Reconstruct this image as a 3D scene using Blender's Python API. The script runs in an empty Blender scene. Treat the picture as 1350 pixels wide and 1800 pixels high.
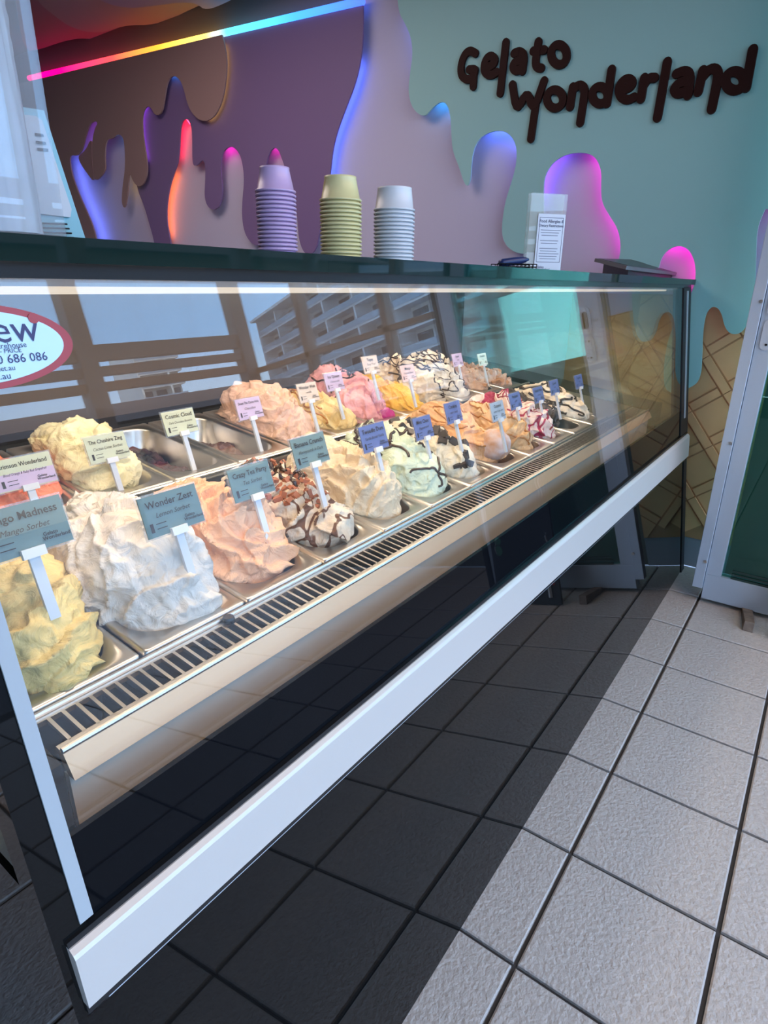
import bpy, math, random
import numpy as np
from mathutils import Matrix, Vector

# ---------------------------------------------------------------- camera, sky, light, exposure
S = 0.3                       # one floor tile in metres; everything below is written in tiles
CAM = np.array([-2.60194, -0.82111, 3.97817])
RM = np.array([[0.586211, -0.81009, 0.010552], [-0.276766, -0.212486, -0.93715], [0.761418, 0.546447, -0.348767]])
FPX = 1071.615
sc = bpy.context.scene
col = sc.collection
cd = bpy.data.cameras.new('camera'); cam = bpy.data.objects.new('camera', cd); col.objects.link(cam)
cd.sensor_fit = 'HORIZONTAL'; cd.sensor_width = 36.0; cd.lens = 36.0 * FPX / 1350.0
cd.clip_start = 0.02; cd.clip_end = 500
M = Matrix.Identity(4)
for i in range(3):
    M[i][0] = RM[0][i]; M[i][1] = -RM[1][i]; M[i][2] = -RM[2][i]; M[i][3] = CAM[i] * S
cam.matrix_world = M
sc.camera = cam
sc.view_settings.view_transform = 'Standard'
sc.view_settings.look = 'None'
sc.view_settings.exposure = 0.0
sc.view_settings.gamma = 1.0
sc.view_settings.use_curve_mapping = False

W = bpy.data.worlds.new('sky'); sc.world = W; W.use_nodes = True
nt = W.node_tree; nt.nodes.clear()
o = nt.nodes.new('ShaderNodeOutputWorld'); bg = nt.nodes.new('ShaderNodeBackground')
tc = nt.nodes.new('ShaderNodeTexCoord'); sp = nt.nodes.new('ShaderNodeSeparateXYZ'); cr = nt.nodes.new('ShaderNodeValToRGB')
nt.links.new(tc.outputs['Generated'], sp.inputs[0]); nt.links.new(sp.outputs['Z'], cr.inputs[0])
cr.color_ramp.elements[0].position = 0.0; cr.color_ramp.elements[0].color = (0.62, 0.78, 0.92, 1)
cr.color_ramp.elements[1].position = 0.6; cr.color_ramp.elements[1].color = (0.28, 0.42, 0.68, 1)
e = cr.color_ramp.elements.new(0.16); e.color = (0.28, 0.56, 1.0, 1)
nt.links.new(cr.outputs[0], bg.inputs[0]); bg.inputs[1].default_value = 7.2
nt.links.new(bg.outputs[0], o.inputs[0])


def area_light(name, loc, rot, sx, sy, power, color):
    l = bpy.data.lights.new(name, 'AREA'); l.shape = 'RECTANGLE'; l.size = sx * S; l.size_y = sy * S
    l.energy = power; l.color = color
    ob = bpy.data.objects.new(name, l); ob.location = [v * S for v in loc]; ob.rotation_euler = rot; col.objects.link(ob)
    return ob


# added fill lights over customers, staff side and back pans; the warm lamp inside the cabinet top
area_light('front_fill_light', (1.5, -4.5, 9.1), (0, 0, 0), 9, 4, 40, (1.0, 0.74, 0.52))  # invented overhead source, lifts and warms the bluish daylight
area_light('rear_fill_light', (1.0, 8.0, 9.1), (0, 0, 0), 6, 5, 34, (1.0, 0.84, 0.76))  # invented source without a fixture, brightens the drip boards
area_light('back_row_fill_light', (2.1, 3.1, 3.95), (0, 0, 0), 7.6, 0.25, 7, (1.0, 0.82, 0.64))  # extra light put in because the back row was dim
area_light('display_lamp_light', (2.1, 1.55, 3.90), (math.radians(12), 0, 0), 7.6, 0.25, 9, (1.0, 0.80, 0.60))

sl = bpy.data.lights.new('sun', 'SUN'); sl.energy = 9.0; sl.angle = 0.01; sl.color = (1, .93, .82)
so = bpy.data.objects.new('sun', sl); so.rotation_euler = (math.radians(-48), 0, math.radians(15)); so.location = (0, 0, 30); col.objects.link(so)

# ---------------------------------------------------------------- helpers
LEAN = math.tan(math.radians(8.3))


def fy(z):                    # depth of the leaning cabinet front at height z
    return 0.376 + z * LEAN


def at(px, py, n, o):         # where the view ray of a photo pixel meets a real plane
    n = np.array(n, float); o = np.array(o, float)
    d = RM.T @ np.array([(px - 675) / FPX, (py - 900) / FPX, 1.0])
    return CAM + d * (((o - CAM) @ n) / (d @ n))


MATS = {}


def mat(name, color=(0.5, 0.5, 0.5), rough=0.5, metal=0.0, spec=0.5, emit=None, es=0.0, bump=0.0, bscale=40.0,
        vary=0.0, vscale=6.0, color2=None, coat=0.0, sss=0.0):
    if name in MATS: return MATS[name]
    m = bpy.data.materials.new(name); m.use_nodes = True; t = m.node_tree
    b = t.nodes['Principled BSDF']
    b.inputs['Base Color'].default_value = (*color, 1); b.inputs['Roughness'].default_value = rough
    b.inputs['Metallic'].default_value = metal; b.inputs['Specular IOR Level'].default_value = spec
    b.inputs['Coat Weight'].default_value = coat
    if sss: b.inputs['Subsurface Weight'].default_value = sss; b.inputs['Subsurface Scale'].default_value = 0.01
    if emit: b.inputs['Emission Color'].default_value = (*emit, 1); b.inputs['Emission Strength'].default_value = es
    co = t.nodes.new('ShaderNodeTexCoord')
    if vary or color2:
        n = t.nodes.new('ShaderNodeTexNoise'); n.inputs['Scale'].default_value = vscale; n.inputs['Detail'].default_value = 6
        t.links.new(co.outputs['Object'], n.inputs['Vector'])
        r = t.nodes.new('ShaderNodeValToRGB'); c2 = color2 or tuple(c * (1 - vary) for c in color)
        r.color_ramp.elements[0].position = 0.35; r.color_ramp.elements[0].color = (*c2, 1)
        r.color_ramp.elements[1].position = 0.65; r.color_ramp.elements[1].color = (*color, 1)
        t.links.new(n.outputs['Fac'], r.inputs[0]); t.links.new(r.outputs[0], b.inputs['Base Color'])
    if bump:
        n = t.nodes.new('ShaderNodeTexNoise'); n.inputs['Scale'].default_value = bscale; n.inputs['Detail'].default_value = 4
        t.links.new(co.outputs['Object'], n.inputs['Vector'])
        bp = t.nodes.new('ShaderNodeBump'); bp.inputs['Strength'].default_value = bump; bp.inputs['Distance'].default_value = 0.002
        t.links.new(n.outputs['Fac'], bp.inputs['Height']); t.links.new(bp.outputs[0], b.inputs['Normal'])
    MATS[name] = m
    return m


def pane_mat(name, tint, ior, refl=(1, 1, 1), diff=None, dfac=0.0):
    m = bpy.data.materials.new(name); m.use_nodes = True; t = m.node_tree; t.nodes.clear()
    o = t.nodes.new('ShaderNodeOutputMaterial'); mx = t.nodes.new('ShaderNodeMixShader')
    tr = t.nodes.new('ShaderNodeBsdfTransparent'); gl = t.nodes.new('ShaderNodeBsdfGlossy'); fr = t.nodes.new('ShaderNodeFresnel')
    ge = t.nodes.new('ShaderNodeNewGeometry')
    tr.inputs[0].default_value = (*tint, 1); gl.inputs[0].default_value = (*refl, 1); gl.inputs[1].default_value = 0.0
    mi = t.nodes.new('ShaderNodeMix'); mi.data_type = 'FLOAT'
    mi.inputs[2].default_value = ior; mi.inputs[3].default_value = 1.0 / ior * 0 + 1.0 / (1.0 / ior)
    t.links.new(ge.outputs['Backfacing'], mi.inputs[0]); 
    fr.inputs[0].default_value = ior
    # the Fresnel node inverts the index on back faces: feed it the inverse there so both sides reflect alike
    mi.inputs[3].default_value = 1.0 / ior
    t.links.new(mi.outputs[0], fr.inputs[0])
    t.links.new(fr.outputs[0], mx.inputs[0])
    src = tr.outputs[0]
    if diff:
        df = t.nodes.new('ShaderNodeBsdfDiffuse'); df.inputs[0].default_value = (*diff, 1)
        m2 = t.nodes.new('ShaderNodeMixShader'); m2.inputs[0].default_value = dfac
        t.links.new(tr.outputs[0], m2.inputs[1]); t.links.new(df.outputs[0], m2.inputs[2]); src = m2.outputs[0]
    t.links.new(src, mx.inputs[1]); t.links.new(gl.outputs[0], mx.inputs[2]); t.links.new(mx.outputs[0], o.inputs[0])
    MATS[name] = m
    return m


class MB:
    """collects faces in tile coordinates"""
    def __init__(s): s.v = []; s.f = []

    def add(s, vs, fs):
        k = len(s.v); s.v.extend([tuple(p) for p in vs]); s.f.extend([tuple(i + k for i in q) for q in fs]); return s

    def box(s, a, b):
        x0, y0, z0 = a; x1, y1, z1 = b
        x0, x1 = min(x0, x1), max(x0, x1); y0, y1 = min(y0, y1), max(y0, y1); z0, z1 = min(z0, z1), max(z0, z1)
        return s.add([(x0, y0, z0), (x1, y0, z0), (x1, y1, z0), (x0, y1, z0), (x0, y0, z1), (x1, y0, z1), (x1, y1, z1), (x0, y1, z1)],
                     [(0, 3, 2, 1), (4, 5, 6, 7), (0, 1, 5, 4), (1, 2, 6, 5), (2, 3, 7, 6), (3, 0, 4, 7)])

    def hexa(s, c):           # eight corners, bottom ring then top ring
        return s.add(c, [(0, 3, 2, 1), (4, 5, 6, 7), (0, 1, 5, 4), (1, 2, 6, 5), (2, 3, 7, 6), (3, 0, 4, 7)])

    def fbox(s, o, u, v, n, su, sv, sn):     # box in a frame, centred on o along u and v, from 0 to sn along n
        o, u, v, n = [np.array(q, float) for q in (o, u, v, n)]
        c = [o + u * a * su / 2 + v * b * sv / 2 + n * k * sn for k in (0, 1) for a, b in ((-1, -1), (1, -1), (1, 1), (-1, 1))]
        return s.hexa(c)

    def prism(s, pts, n, t):  # closed outline pushed along n by t
        pts = [np.array(p, float) for p in pts]; n = np.array(n, float) * t; k = len(pts)
        vs = pts + [p + n for p in pts]
        fs = [tuple(range(k))[::-1], tuple(range(k, 2 * k))] + [(i, (i + 1) % k, (i + 1) % k + k, i + k) for i in range(k)]
        return s.add(vs, fs)

    def tube(s, path, r, n=6, cap=True):
        P = [np.array(p, float) for p in path]; k0 = len(s.v); up = np.array([0.13, 0.21, 0.97])
        for i, p in enumerate(P):
            d = P[min(i + 1, len(P) - 1)] - P[max(i - 1, 0)]; d = d / (np.linalg.norm(d) + 1e-9)
            a = np.cross(d, up); a = a / (np.linalg.norm(a) + 1e-9); b = np.cross(d, a)
            rr = r[i] if hasattr(r, '__len__') else r
            for j in range(n):
                w = 2 * math.pi * j / n; s.v.append(tuple(p + rr * (a * math.cos(w) + b * math.sin(w))))
        for i in range(len(P) - 1):
            for j in range(n):
                s.f.append((k0 + i * n + j, k0 + i * n + (j + 1) % n, k0 + (i + 1) * n + (j + 1) % n, k0 + (i + 1) * n + j))
        if cap:
            s.f.append(tuple(k0 + j for j in range(n))[::-1]); s.f.append(tuple(k0 + (len(P) - 1) * n + j for j in range(n)))
        return s

    def lathe(s, prof, c, n=32):
        k0 = len(s.v); m = len(prof)
        for r, z in prof:
            for j in range(n):
                w = 2 * math.pi * j / n; s.v.append((c[0] + r * math.cos(w), c[1] + r * math.sin(w), c[2] + z))
        for i in range(m - 1):
            for j in range(n):
                s.f.append((k0 + i * n + j, k0 + i * n + (j + 1) % n, k0 + (i + 1) * n + (j + 1) % n, k0 + (i + 1) * n + j))
        return s

    def make(s, name, m, parent=None, loc=None, smooth=False, auto=False):
        L = np.array(parent['o_'] if parent is not None else (loc if loc is not None else (0, 0, 0)), float)
        me = bpy.data.meshes.new(name)
        V = (np.array(s.v, float) - L) * S
        me.from_pydata(V.tolist(), [], s.f)
        if m: me.materials.append(m)
        if smooth: me.polygons.foreach_set('use_smooth', [True] * len(me.polygons))
        me.validate(); me.update()
        ob = bpy.data.objects.new(name, me); col.objects.link(ob)
        if auto:
            me.polygons.foreach_set('use_smooth', [True] * len(me.polygons))
            md = ob.modifiers.new('bevel', 'BEVEL'); md.width = auto * S; md.segments = 2; md.harden_normals = False; md.limit_method = 'ANGLE'
            me.polygons.foreach_set('use_smooth', [False] * len(me.polygons))
        if parent is not None: ob.parent = parent
        else: ob.location = tuple(L * S)
        ob['o_'] = [float(q) for q in L]
        return ob


def root(name, loc):
    o = bpy.data.objects.new(name, None); o.empty_display_size = 0.02; col.objects.link(o)
    o.location = tuple(v * S for v in loc); o['o_'] = [float(v) for v in loc]
    return o


def tag(o, label=None, cat=None, group=None, kind=None):
    if label: o['label'] = label
    if cat: o['category'] = cat
    if group: o['group'] = group
    if kind: o['kind'] = kind
    return o


def copy_part(src, parent, loc=None):
    c = src.copy(); col.objects.link(c); c.parent = parent
    if loc is not None: c.location = tuple(v * S for v in loc)
    return c


_txt = {}


def text2d(body, size, shear=0.0, off=0.0, align='CENTER'):
    key = (body, shear, off, align)
    if key not in _txt:
        cu = bpy.data.curves.new('t', 'FONT'); cu.body = body; cu.size = 1.0; cu.shear = shear; cu.offset = off
        cu.align_x = align; cu.align_y = 'CENTER'; cu.resolution_u = 2
        ob = bpy.data.objects.new('t', cu); col.objects.link(ob)
        bpy.context.view_layer.update()
        dg = bpy.context.evaluated_depsgraph_get(); me = bpy.data.meshes.new_from_object(ob.evaluated_get(dg))
        _txt[key] = ([(v.co.x, v.co.y) for v in me.vertices], [tuple(p.vertices) for p in me.polygons])
        bpy.data.objects.remove(ob); bpy.data.curves.remove(cu); bpy.data.meshes.remove(me)
    v, f = _txt[key]
    return [(a * size, b * size) for a, b in v], f


def put_text(mb, body, o, u, v, n, size, lift=0.003, wmax=None, **k):
    vs, fs = text2d(body, size, **k)
    if not vs: return
    o, u, v, n = [np.array(q, float) for q in (o, u, v, n)]
    if wmax:
        w = max(a for a, b in vs) - min(a for a, b in vs)
        if w > wmax: q = wmax / w; vs = [(a * q, b * (0.4 + 0.6 * q)) for a, b in vs]
    mb.add([o + u * a + v * b + n * lift for a, b in vs], fs)


# ---------------------------------------------------------------- numpy noise
_rng = np.random.RandomState(7)
_PT = _rng.rand(64, 64, 64)


def noise3(P):
    P = np.asarray(P, float); i = np.floor(P).astype(int); f = P - i; f = f * f * (3 - 2 * f)
    r = 0
    for dx in (0, 1):
        for dy in (0, 1):
            for dz in (0, 1):
                w = (f[..., 0] if dx else 1 - f[..., 0]) * (f[..., 1] if dy else 1 - f[..., 1]) * (f[..., 2] if dz else 1 - f[..., 2])
                r = r + w * _PT[(i[..., 0] + dx) % 64, (i[..., 1] + dy) % 64, (i[..., 2] + dz) % 64]
    return r * 2 - 1


# ---------------------------------------------------------------- common materials
steel = mat('brushed_steel', (0.62, 0.58, 0.54), 0.28, 1.0, bump=0.05, bscale=90)
steel_dark = mat('pan_inner_steel', (0.42, 0.40, 0.38), 0.32, 1.0)
alu = mat('brushed_aluminium', (0.62, 0.66, 0.72), 0.42, 0.55, bump=0.12, bscale=300)
rail_alu = mat('rail_aluminium', (0.70, 0.65, 0.60), 0.42, 0.3, bump=0.08, bscale=200)
black_gloss = mat('black_gloss', (0.005, 0.005, 0.005), 0.02, 0, 0.22)
black_matt = mat('black_matt', (0.012, 0.012, 0.014), 0.5)
black_semi = mat('black_satin', (0.010, 0.011, 0.013), 0.22)
white_pl = mat('white_plastic', (0.75, 0.75, 0.76), 0.35)
clear_pl = mat('tag_stem_plastic', (0.62, 0.64, 0.68), 0.2, 0, 0.6)
ink = mat('dark_ink', (0.03, 0.025, 0.03), 0.6)
glass = pane_mat('clear_glass', (0.975, 0.985, 0.98), 1.52)
glass_side = pane_mat('side_glass', (0.82, 0.93, 0.90), 1.6, (0.9, 1.0, 0.98))
glass_green = pane_mat('green_tinted_glass', (0.42, 0.76, 0.70), 1.5, (0.8, 1.0, 0.95))
glass_win = pane_mat('window_glass', (0.93, 0.96, 0.96), 1.25)
acrylic = pane_mat('clear_acrylic', (0.95, 0.96, 0.97), 1.35, diff=(0.8, 0.82, 0.85), dfac=0.10)
acrylic_hold = pane_mat('holder_acrylic', (0.93, 0.94, 0.93), 1.3, diff=(0.8, 0.8, 0.76), dfac=0.22)

# ---------------------------------------------------------------- floor of separate tiles
tile_m = mat('stone_floor_tile', (0.53, 0.475, 0.43), 0.42, 0, 0.4, color2=(0.46, 0.41, 0.37), vscale=70, bump=0.75, bscale=110)
MATS['stone_floor_tile'].node_tree.nodes['Bump'].inputs['Distance'].default_value = 0.0045
grout = mat('dark_grout', (0.055, 0.053, 0.055), 0.9)
XW = 7.05
floor = MB().box((-14, -8.4, -0.3), (XW, 20, -0.03)).make('floor', grout, loc=(0, 0, 0)); tag(floor, kind='structure')


def tile_mesh():
    g = 0.014; c = 0.018; b = MB()
    def ring(i, z): return [(i, i, z), (1 - i, i, z), (1 - i, 1 - i, z), (i, 1 - i, z)]
    b.v = ring(g, -0.035) + ring(g, -0.008) + ring(g + c * 0.6, 0.0)
    b.f = [(8, 9, 10, 11)]
    for k in (0, 4):
        for j in range(4): b.f.append((k + j, k + (j + 1) % 4, k + 4 + (j + 1) % 4, k + 4 + j))
    return b


t0 = tile_mesh().make('tile', tile_m, floor)
first = True
rest = MB()
for i in range(-9, 7):
    for j in range(-8, 8):
        near = (i >= -5 and j <= 1) or (i < -1 and j < 6)
        if near:
            if first: t0.location = (i * S, j * S, 0); first = False
            else: copy_part(t0, floor, (i, j, 0))
        else:
            q = tile_mesh(); rest.add([(a + i, b_ + j, z) for a, b_, z in q.v], q.f)
tag(rest.make('far_tile', tile_m, floor), kind='stuff')

# ---------------------------------------------------------------- room shell
wall_up = mat('upper_wall_paint', (0.22, 0.17, 0.17), 0.85, bump=0.1, bscale=60)
lav = mat('lavender_paint', (0.62, 0.56, 0.72), 0.6, bump=0.12, bscale=60)
teal = mat('teal_paint', (0.36, 0.62, 0.62), 0.6, bump=0.15, bscale=60)
purple = mat('purple_paint', (0.23, 0.14, 0.30), 0.6, bump=0.12, bscale=60)
brown = mat('chocolate_paint', (0.38, 0.23, 0.22), 0.6, bump=0.12, bscale=60)
grey_wall = mat('rear_wall_paint', (0.30, 0.27, 0.28), 0.85)
ceil_m = mat('ceiling_paint', (0.26, 0.26, 0.30), 0.9)
Y0 = -0.16                                                  # where the painted wall ends and the glazing starts
wall = MB().box((XW, Y0, 0), (XW + 0.4, 20, 9.4)).make('wall_right', lav, loc=(XW, 4, 0)); tag(wall, kind='structure')
tag(MB().box((-14, 20, 0), (XW + 0.4, 20.4, 9.4)).make('wall_back', grey_wall, loc=(-3, 20, 0)), kind='structure')
tag(MB().box((-14.4, -8.4, 0), (-14, 20.4, 9.4)).make('wall_left', grey_wall, loc=(-14, 5, 0)), kind='structure')
ceiling = MB().box((-14.4, -8.4, 9.4), (XW + 0.4, 20.4, 9.8)).make('ceiling', ceil_m, loc=(-3, 5, 9.4)); tag(ceiling, kind='structure')
tag(MB().box((XW - 0.035, Y0, 0.0), (XW, 12, 0.46)).make('baseboard_right', mat('baseboard_paint', (0.36, 0.34, 0.40), 0.5), loc=(XW, 4, 0)), kind='structure')

WX = (1, 0, 0)


def wp(pts, sc_=1.0, ox=0, oy=0, x=6.86):   # photo outline -> real points on the wall plane x
    return [at(ox + a * sc_, oy + b * sc_, WX, (x, 0, 0)) for a, b in pts]


def smooth_poly(P, it=2):                 # Chaikin rounding of an outline
    P = [np.array(p) for p in P]
    for _ in range(it):
        Q = []
        for a, b in zip(P, P[1:] + P[:1]): Q += [a * 0.75 + b * 0.25, a * 0.25 + b * 0.75]
        P = Q
    return P


def smooth_open(P, it=2):
    P = [np.array(p) for p in P]
    for _ in range(it):
        Q = [P[0]]
        for a, b in zip(P[:-1], P[1:]): Q += [a * 0.75 + b * 0.25, a * 0.25 + b * 0.75]
        P = Q + [P[-1]]
    return P


# outlines read off the photograph (half-size crops), put on the wall at their real height and depth
BR = [(780, 122), (790, 160), (798, 220), (793, 290), (782, 350), (762, 398), (735, 424), (705, 425), (680, 405), (660, 370), (648, 320),
      (635, 283), (612, 263), (590, 280), (580, 330), (572, 385), (560, 405), (543, 403), (532, 380), (518, 371), (503, 390), (499, 430), (505, 500),
      (516, 560), (518, 610), (507, 645), (488, 659), (468, 640), (455, 603), (451, 640), (448, 690), (438, 736), (427, 715), (430, 660), (440, 590),
      (438, 520), (433, 482), (415, 470), (397, 487), (372, 490), (368, 560), (372, 600), (334, 642), (328, 600), (324, 550), (324, 490),
      (334, 448), (345, 432), (330, 424), (313, 440), (300, 480), (290, 525), (274, 548), (243, 545), (249, 600), (268, 660), (298, 730), (330, 800), (350, 900)]
PU = [(1275, 8), (1277, 100), (1270, 200), (1250, 290), (1215, 380), (1185, 460), (1168, 530), (1160, 620), (1135, 720), (1126, 800), (1112, 875),
      (1090, 896), (1066, 887), (1050, 840), (1045, 770), (1035, 680), (1005, 600), (990, 555), (978, 525), (962, 517), (945, 540), (932, 590),
      (932, 700), (930, 820), (917, 858), (898, 864), (878, 850), (858, 815), (850, 760), (852, 700), (858, 640), (855, 590), (845, 545), (826, 520), (808, 514),
      (790, 525), (778, 550), (775, 600), (782, 660), (780, 700), (768, 730), (748, 739), (728, 725), (718, 690), (721, 640), (722, 578), (711, 560), (700, 575),
      (690, 583), (676, 580), (676, 500), (673, 440), (655, 414), (637, 430), (632, 480), (628, 560), (615, 600), (600, 640), (588, 700), (584, 770), (595, 830), (610, 900),
      (550, 900), (540, 840), (520, 770), (505, 720), (480, 660), (470, 560), (470, 350), (560, 170)]
TE = [(45, -60), (50, 40), (75, 85), (95, 130), (101, 190), (91, 260), (85, 320), (95, 370), (118, 400), (145, 409), (163, 387), (188, 362), (210, 357),
      (226, 375), (235, 420), (237, 480), (241, 530), (265, 590), (280, 640), (293, 657), (305, 630), (308, 560), (320, 510), (345, 477), (385, 460), (425, 461),
      (455, 488), (468, 530), (463, 590), (445, 650), (426, 710), (415, 780), (415, 830), (430, 865), (460, 888), (500, 894), (535, 880), (557, 820), (562, 740), (560, 640),
      (573, 600), (600, 565), (645, 540), (710, 535), (746, 555), (765, 600), (763, 660), (765, 710), (790, 755), (820, 800), (832, 850), (830, 895), (815, 950), (850, 1010), (930, 1010),
      (965, 950), (975, 905), (1000, 876), (1035, 862), (1070, 875), (1092, 915), (1097, 970), (1085, 1025), (1050, 1080), (1000, 1180), (980, 1300), (990, 1390),
      (1085, 1362), (1112, 1330), (1118, 1260), (1120, 1170), (1130, 1105), (1150, 1078), (1172, 1080), (1188, 1105), (1196, 1145), (1212, 1170), (1232, 1176), (1256, 1170), (1278, 1140),
      (1294, 1080), (1306, 985), (1308, 900), (1312, 800), (1340, 735)]


def close_up(P, z=9.38):
    return P


brP = wp(BR, 0.5, x=6.74); brP = smooth_open(brP, 2)
yL = 19.9; zled = 8.5
zl = brP[0][2]
q1 = at(50, 143, WX, (6.74, 0, 0)); zl = brP[0][2] + (q1[2] - brP[0][2]) * (19.9 - brP[0][1]) / (q1[1] - brP[0][1])
brP = brP + [np.array((XW, 19.9, brP[-1][2]))] + [np.array((XW, 19.9, zl))]
puP = smooth_open(wp(PU, 0.5), 2)
puP[0][2] = puP[0][2]
teP = smooth_open(wp(TE, 0.5, 675, 0), 2)
teP[0][2] = 9.38
teP = teP + [np.array((XW, Y0, teP[-1][2])), np.array((XW, Y0, 9.38))]


def drip_panel(P, x0, x1, m, label):
    b = MB(); b.prism([(x0, p[1], p[2]) for p in P], (1, 0, 0), x1 - x0)
    o = b.make('drip_panel', m, wall); tag(o, label); return o


drip_panel(puP, 6.86, 6.89, purple, 'purple drip shaped board on the wall')
drip_panel(brP, 6.74, 6.77, brown, 'dark brown drip shaped board on the wall')
drip_panel(teP, 6.86, 6.89, teal, 'large teal drip shaped board behind the sign')
# the second, darker board that shows below the brown one
dk = wp([(272, 548), (300, 530), (322, 480), (322, 560), (332, 644), (308, 612), (285, 580)], 0.5, x=6.80)
drip_panel(smooth_poly(dk, 2), 6.80, 6.83, brown, 'small dark drip between the lit notches')

# LED strips behind the board edges (real lamps, coloured segment by segment)
def led_mat(c, s):
    s *= 1.7
    return mat('led_%d_%d_%d' % tuple(int(q * 100) for q in c), (0, 0, 0), 1, emit=c, es=s)


def led(P, x, c, s=5.0, r=0.016):
    b = MB(); b.tube([(x, p[1], p[2]) for p in P], r, 5)
    o = b.make('led_strip', led_mat(c, s), wall); return o


def inset(P, dy, dz): return [np.array((p[0], p[1] + dy, p[2] + dz)) for p in P]


YEL, BLU, CYA, RED, MAG, PNK, VIO, ORG = (1, .75, .15), (.12, .22, 1), (.08, .45, 1), (1, .02, .06), (1, .03, .5), (1, .06, .6), (.45, .15, 1), (1, .2, .03)
LS = 0.5
led(inset(smooth_open(wp(BR[1:7], LS, x=6.74)), 0.14, 0.06), 6.81, YEL, 3)
led(inset(smooth_open(wp(BR[11:14], LS, x=6.74)), 0, 0.10), 6.81, CYA, 6)
led(inset(smooth_open(wp(BR[19:24], LS, x=6.74)), 0.14, 0.02), 6.81, VIO, 3)
led(inset(smooth_open(wp(BR[28:31], LS, x=6.74)), 0.13, 0.06), 6.79, YEL, 2)
led(inset(smooth_open(wp(BR[35:38], LS, x=6.74)), 0, 0.10), 6.81, CYA, 5)
led(inset(smooth_open(wp(BR[35:38], LS, x=6.74)), 0.05, 0.10), 6.80, CYA, 5)
led(inset(smooth_open(wp(BR[48:53], LS, x=6.74)), 0.14, 0.05), 6.81, VIO, 6)
led(inset(smooth_open(wp(BR[53:59], LS, x=6.74)), 0.15, 0.0), 6.81, BLU, 12)
led(inset(smooth_open(wp(PU[2:9], LS)), 0.13, 0), 6.925, (.1, .2, 1), 9)
led(inset(smooth_open(wp(PU[18:21], LS)), 0.03, 0.09), 6.925, MAG, 8)
led(inset(smooth_open(wp(PU[33:37], LS)), 0.03, 0.08), 6.925, MAG, 9)
led(inset(smooth_open(wp(PU[51:56], LS)), 0.12, 0.05), 6.925, RED, 9)
led(inset(smooth_open(wp(PU[56:61], LS)), 0.13, 0), 6.925, ORG, 9)
TS = dict(ox=675, oy=0)
led(inset(smooth_open(wp(TE[1:6], .5, **TS)), -0.05, 0), 6.925, (.12, .3, 1), 3)
led(inset(smooth_open(wp(TE[10:15], .5, **TS)), 0.0, 0.10), 6.925, CYA, 8)
led(inset(smooth_open(wp(TE[23:28], .5, **TS)), -0.02, 0.10), 6.925, BLU, 9)
led(inset(smooth_open(wp(TE[38:43], .5, **TS)), 0.10, 0.09), 6.925, (.3, .08, 1), 8)
led(inset(smooth_open(wp(TE[43:52], .5, **TS)), -0.06, 0.02), 6.925, (.9, .04, .6), 8)
led(inset(smooth_open(wp(TE[56:63], .5, **TS)), -0.03, 0.09), 6.925, MAG, 9)
led([(0, Y0 + 0.04, 4.5), (0, Y0 + 0.04, 6.2)], 7.02, MAG, 10)

# the LED run along the top of the boards: colour changes along the wall
cm = bpy.data.materials.new('rainbow_led'); cm.use_nodes = True; t = cm.node_tree; b = t.nodes['Principled BSDF']
co = t.nodes.new('ShaderNodeTexCoord'); sx = t.nodes.new('ShaderNodeSeparateXYZ'); mr = t.nodes.new('ShaderNodeMapRange'); rp = t.nodes.new('ShaderNodeValToRGB')
t.links.new(co.outputs['Object'], sx.inputs[0]); t.links.new(sx.outputs['Y'], mr.inputs[0])
mr.inputs[1].default_value = (6.2 - 4) * S; mr.inputs[2].default_value = (17.8 - 4) * S
els = rp.color_ramp.elements
els[0].position = 0.0; els[0].color = (.06, .10, 1, 1); els[1].position = 1.0; els[1].color = (1, .0, .30, 1)
for p, c in ((0.15, (.05, .3, 1)), (0.30, (.1, .7, 1)), (0.35, (1, .75, .15)), (0.48, (1, .35, .03)), (0.62, (1, .06, .06)), (0.8, (1, 0, .16))):
    e = els.new(p); e.color = (*c, 1)
t.links.new(mr.outputs[0], rp.inputs[0]); b.inputs['Base Color'].default_value = (0, 0, 0, 1)
t.links.new(rp.outputs[0], b.inputs['Emission Color']); b.inputs['Emission Strength'].default_value = 2.4
l1 = at(50, 138, WX, (6.84, 0, 0)); l2 = at(637, 2, WX, (6.84, 0, 0))
zl1 = l1[2]; 
MB().tube([(6.86, l2[1], l2[2] + 0.01), (6.86, (l1[1] + l2[1]) / 2, (l1[2] + l2[2]) / 2 + 0.01), (6.86, l1[1], l1[2] + 0.01)], 0.06, 8).make('led_run', cm, wall)
# upper wall above the run
u1 = at(637, 2, WX, (XW, 0, 0))
MB().prism([(7.0, u1[1], u1[2] - .3), (7.0, 19.9, 8.5), (7.0, 19.9, 9.38), (7.0, u1[1], 9.38)], (1, 0, 0), 0.05).make('upper_board', wall_up, wall)

# pink and mauve wavy slabs hanging under the ceiling
def slab(pts, z, m, label):
    P = smooth_open([at(a, b_, (0, 0, 1), (0, 0, z)) for a, b_ in pts], 2)
    o = MB().prism(P, (0, 0, 1), 0.12).make('ceiling_drip_panel', m, ceiling); tag(o, label)


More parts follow.
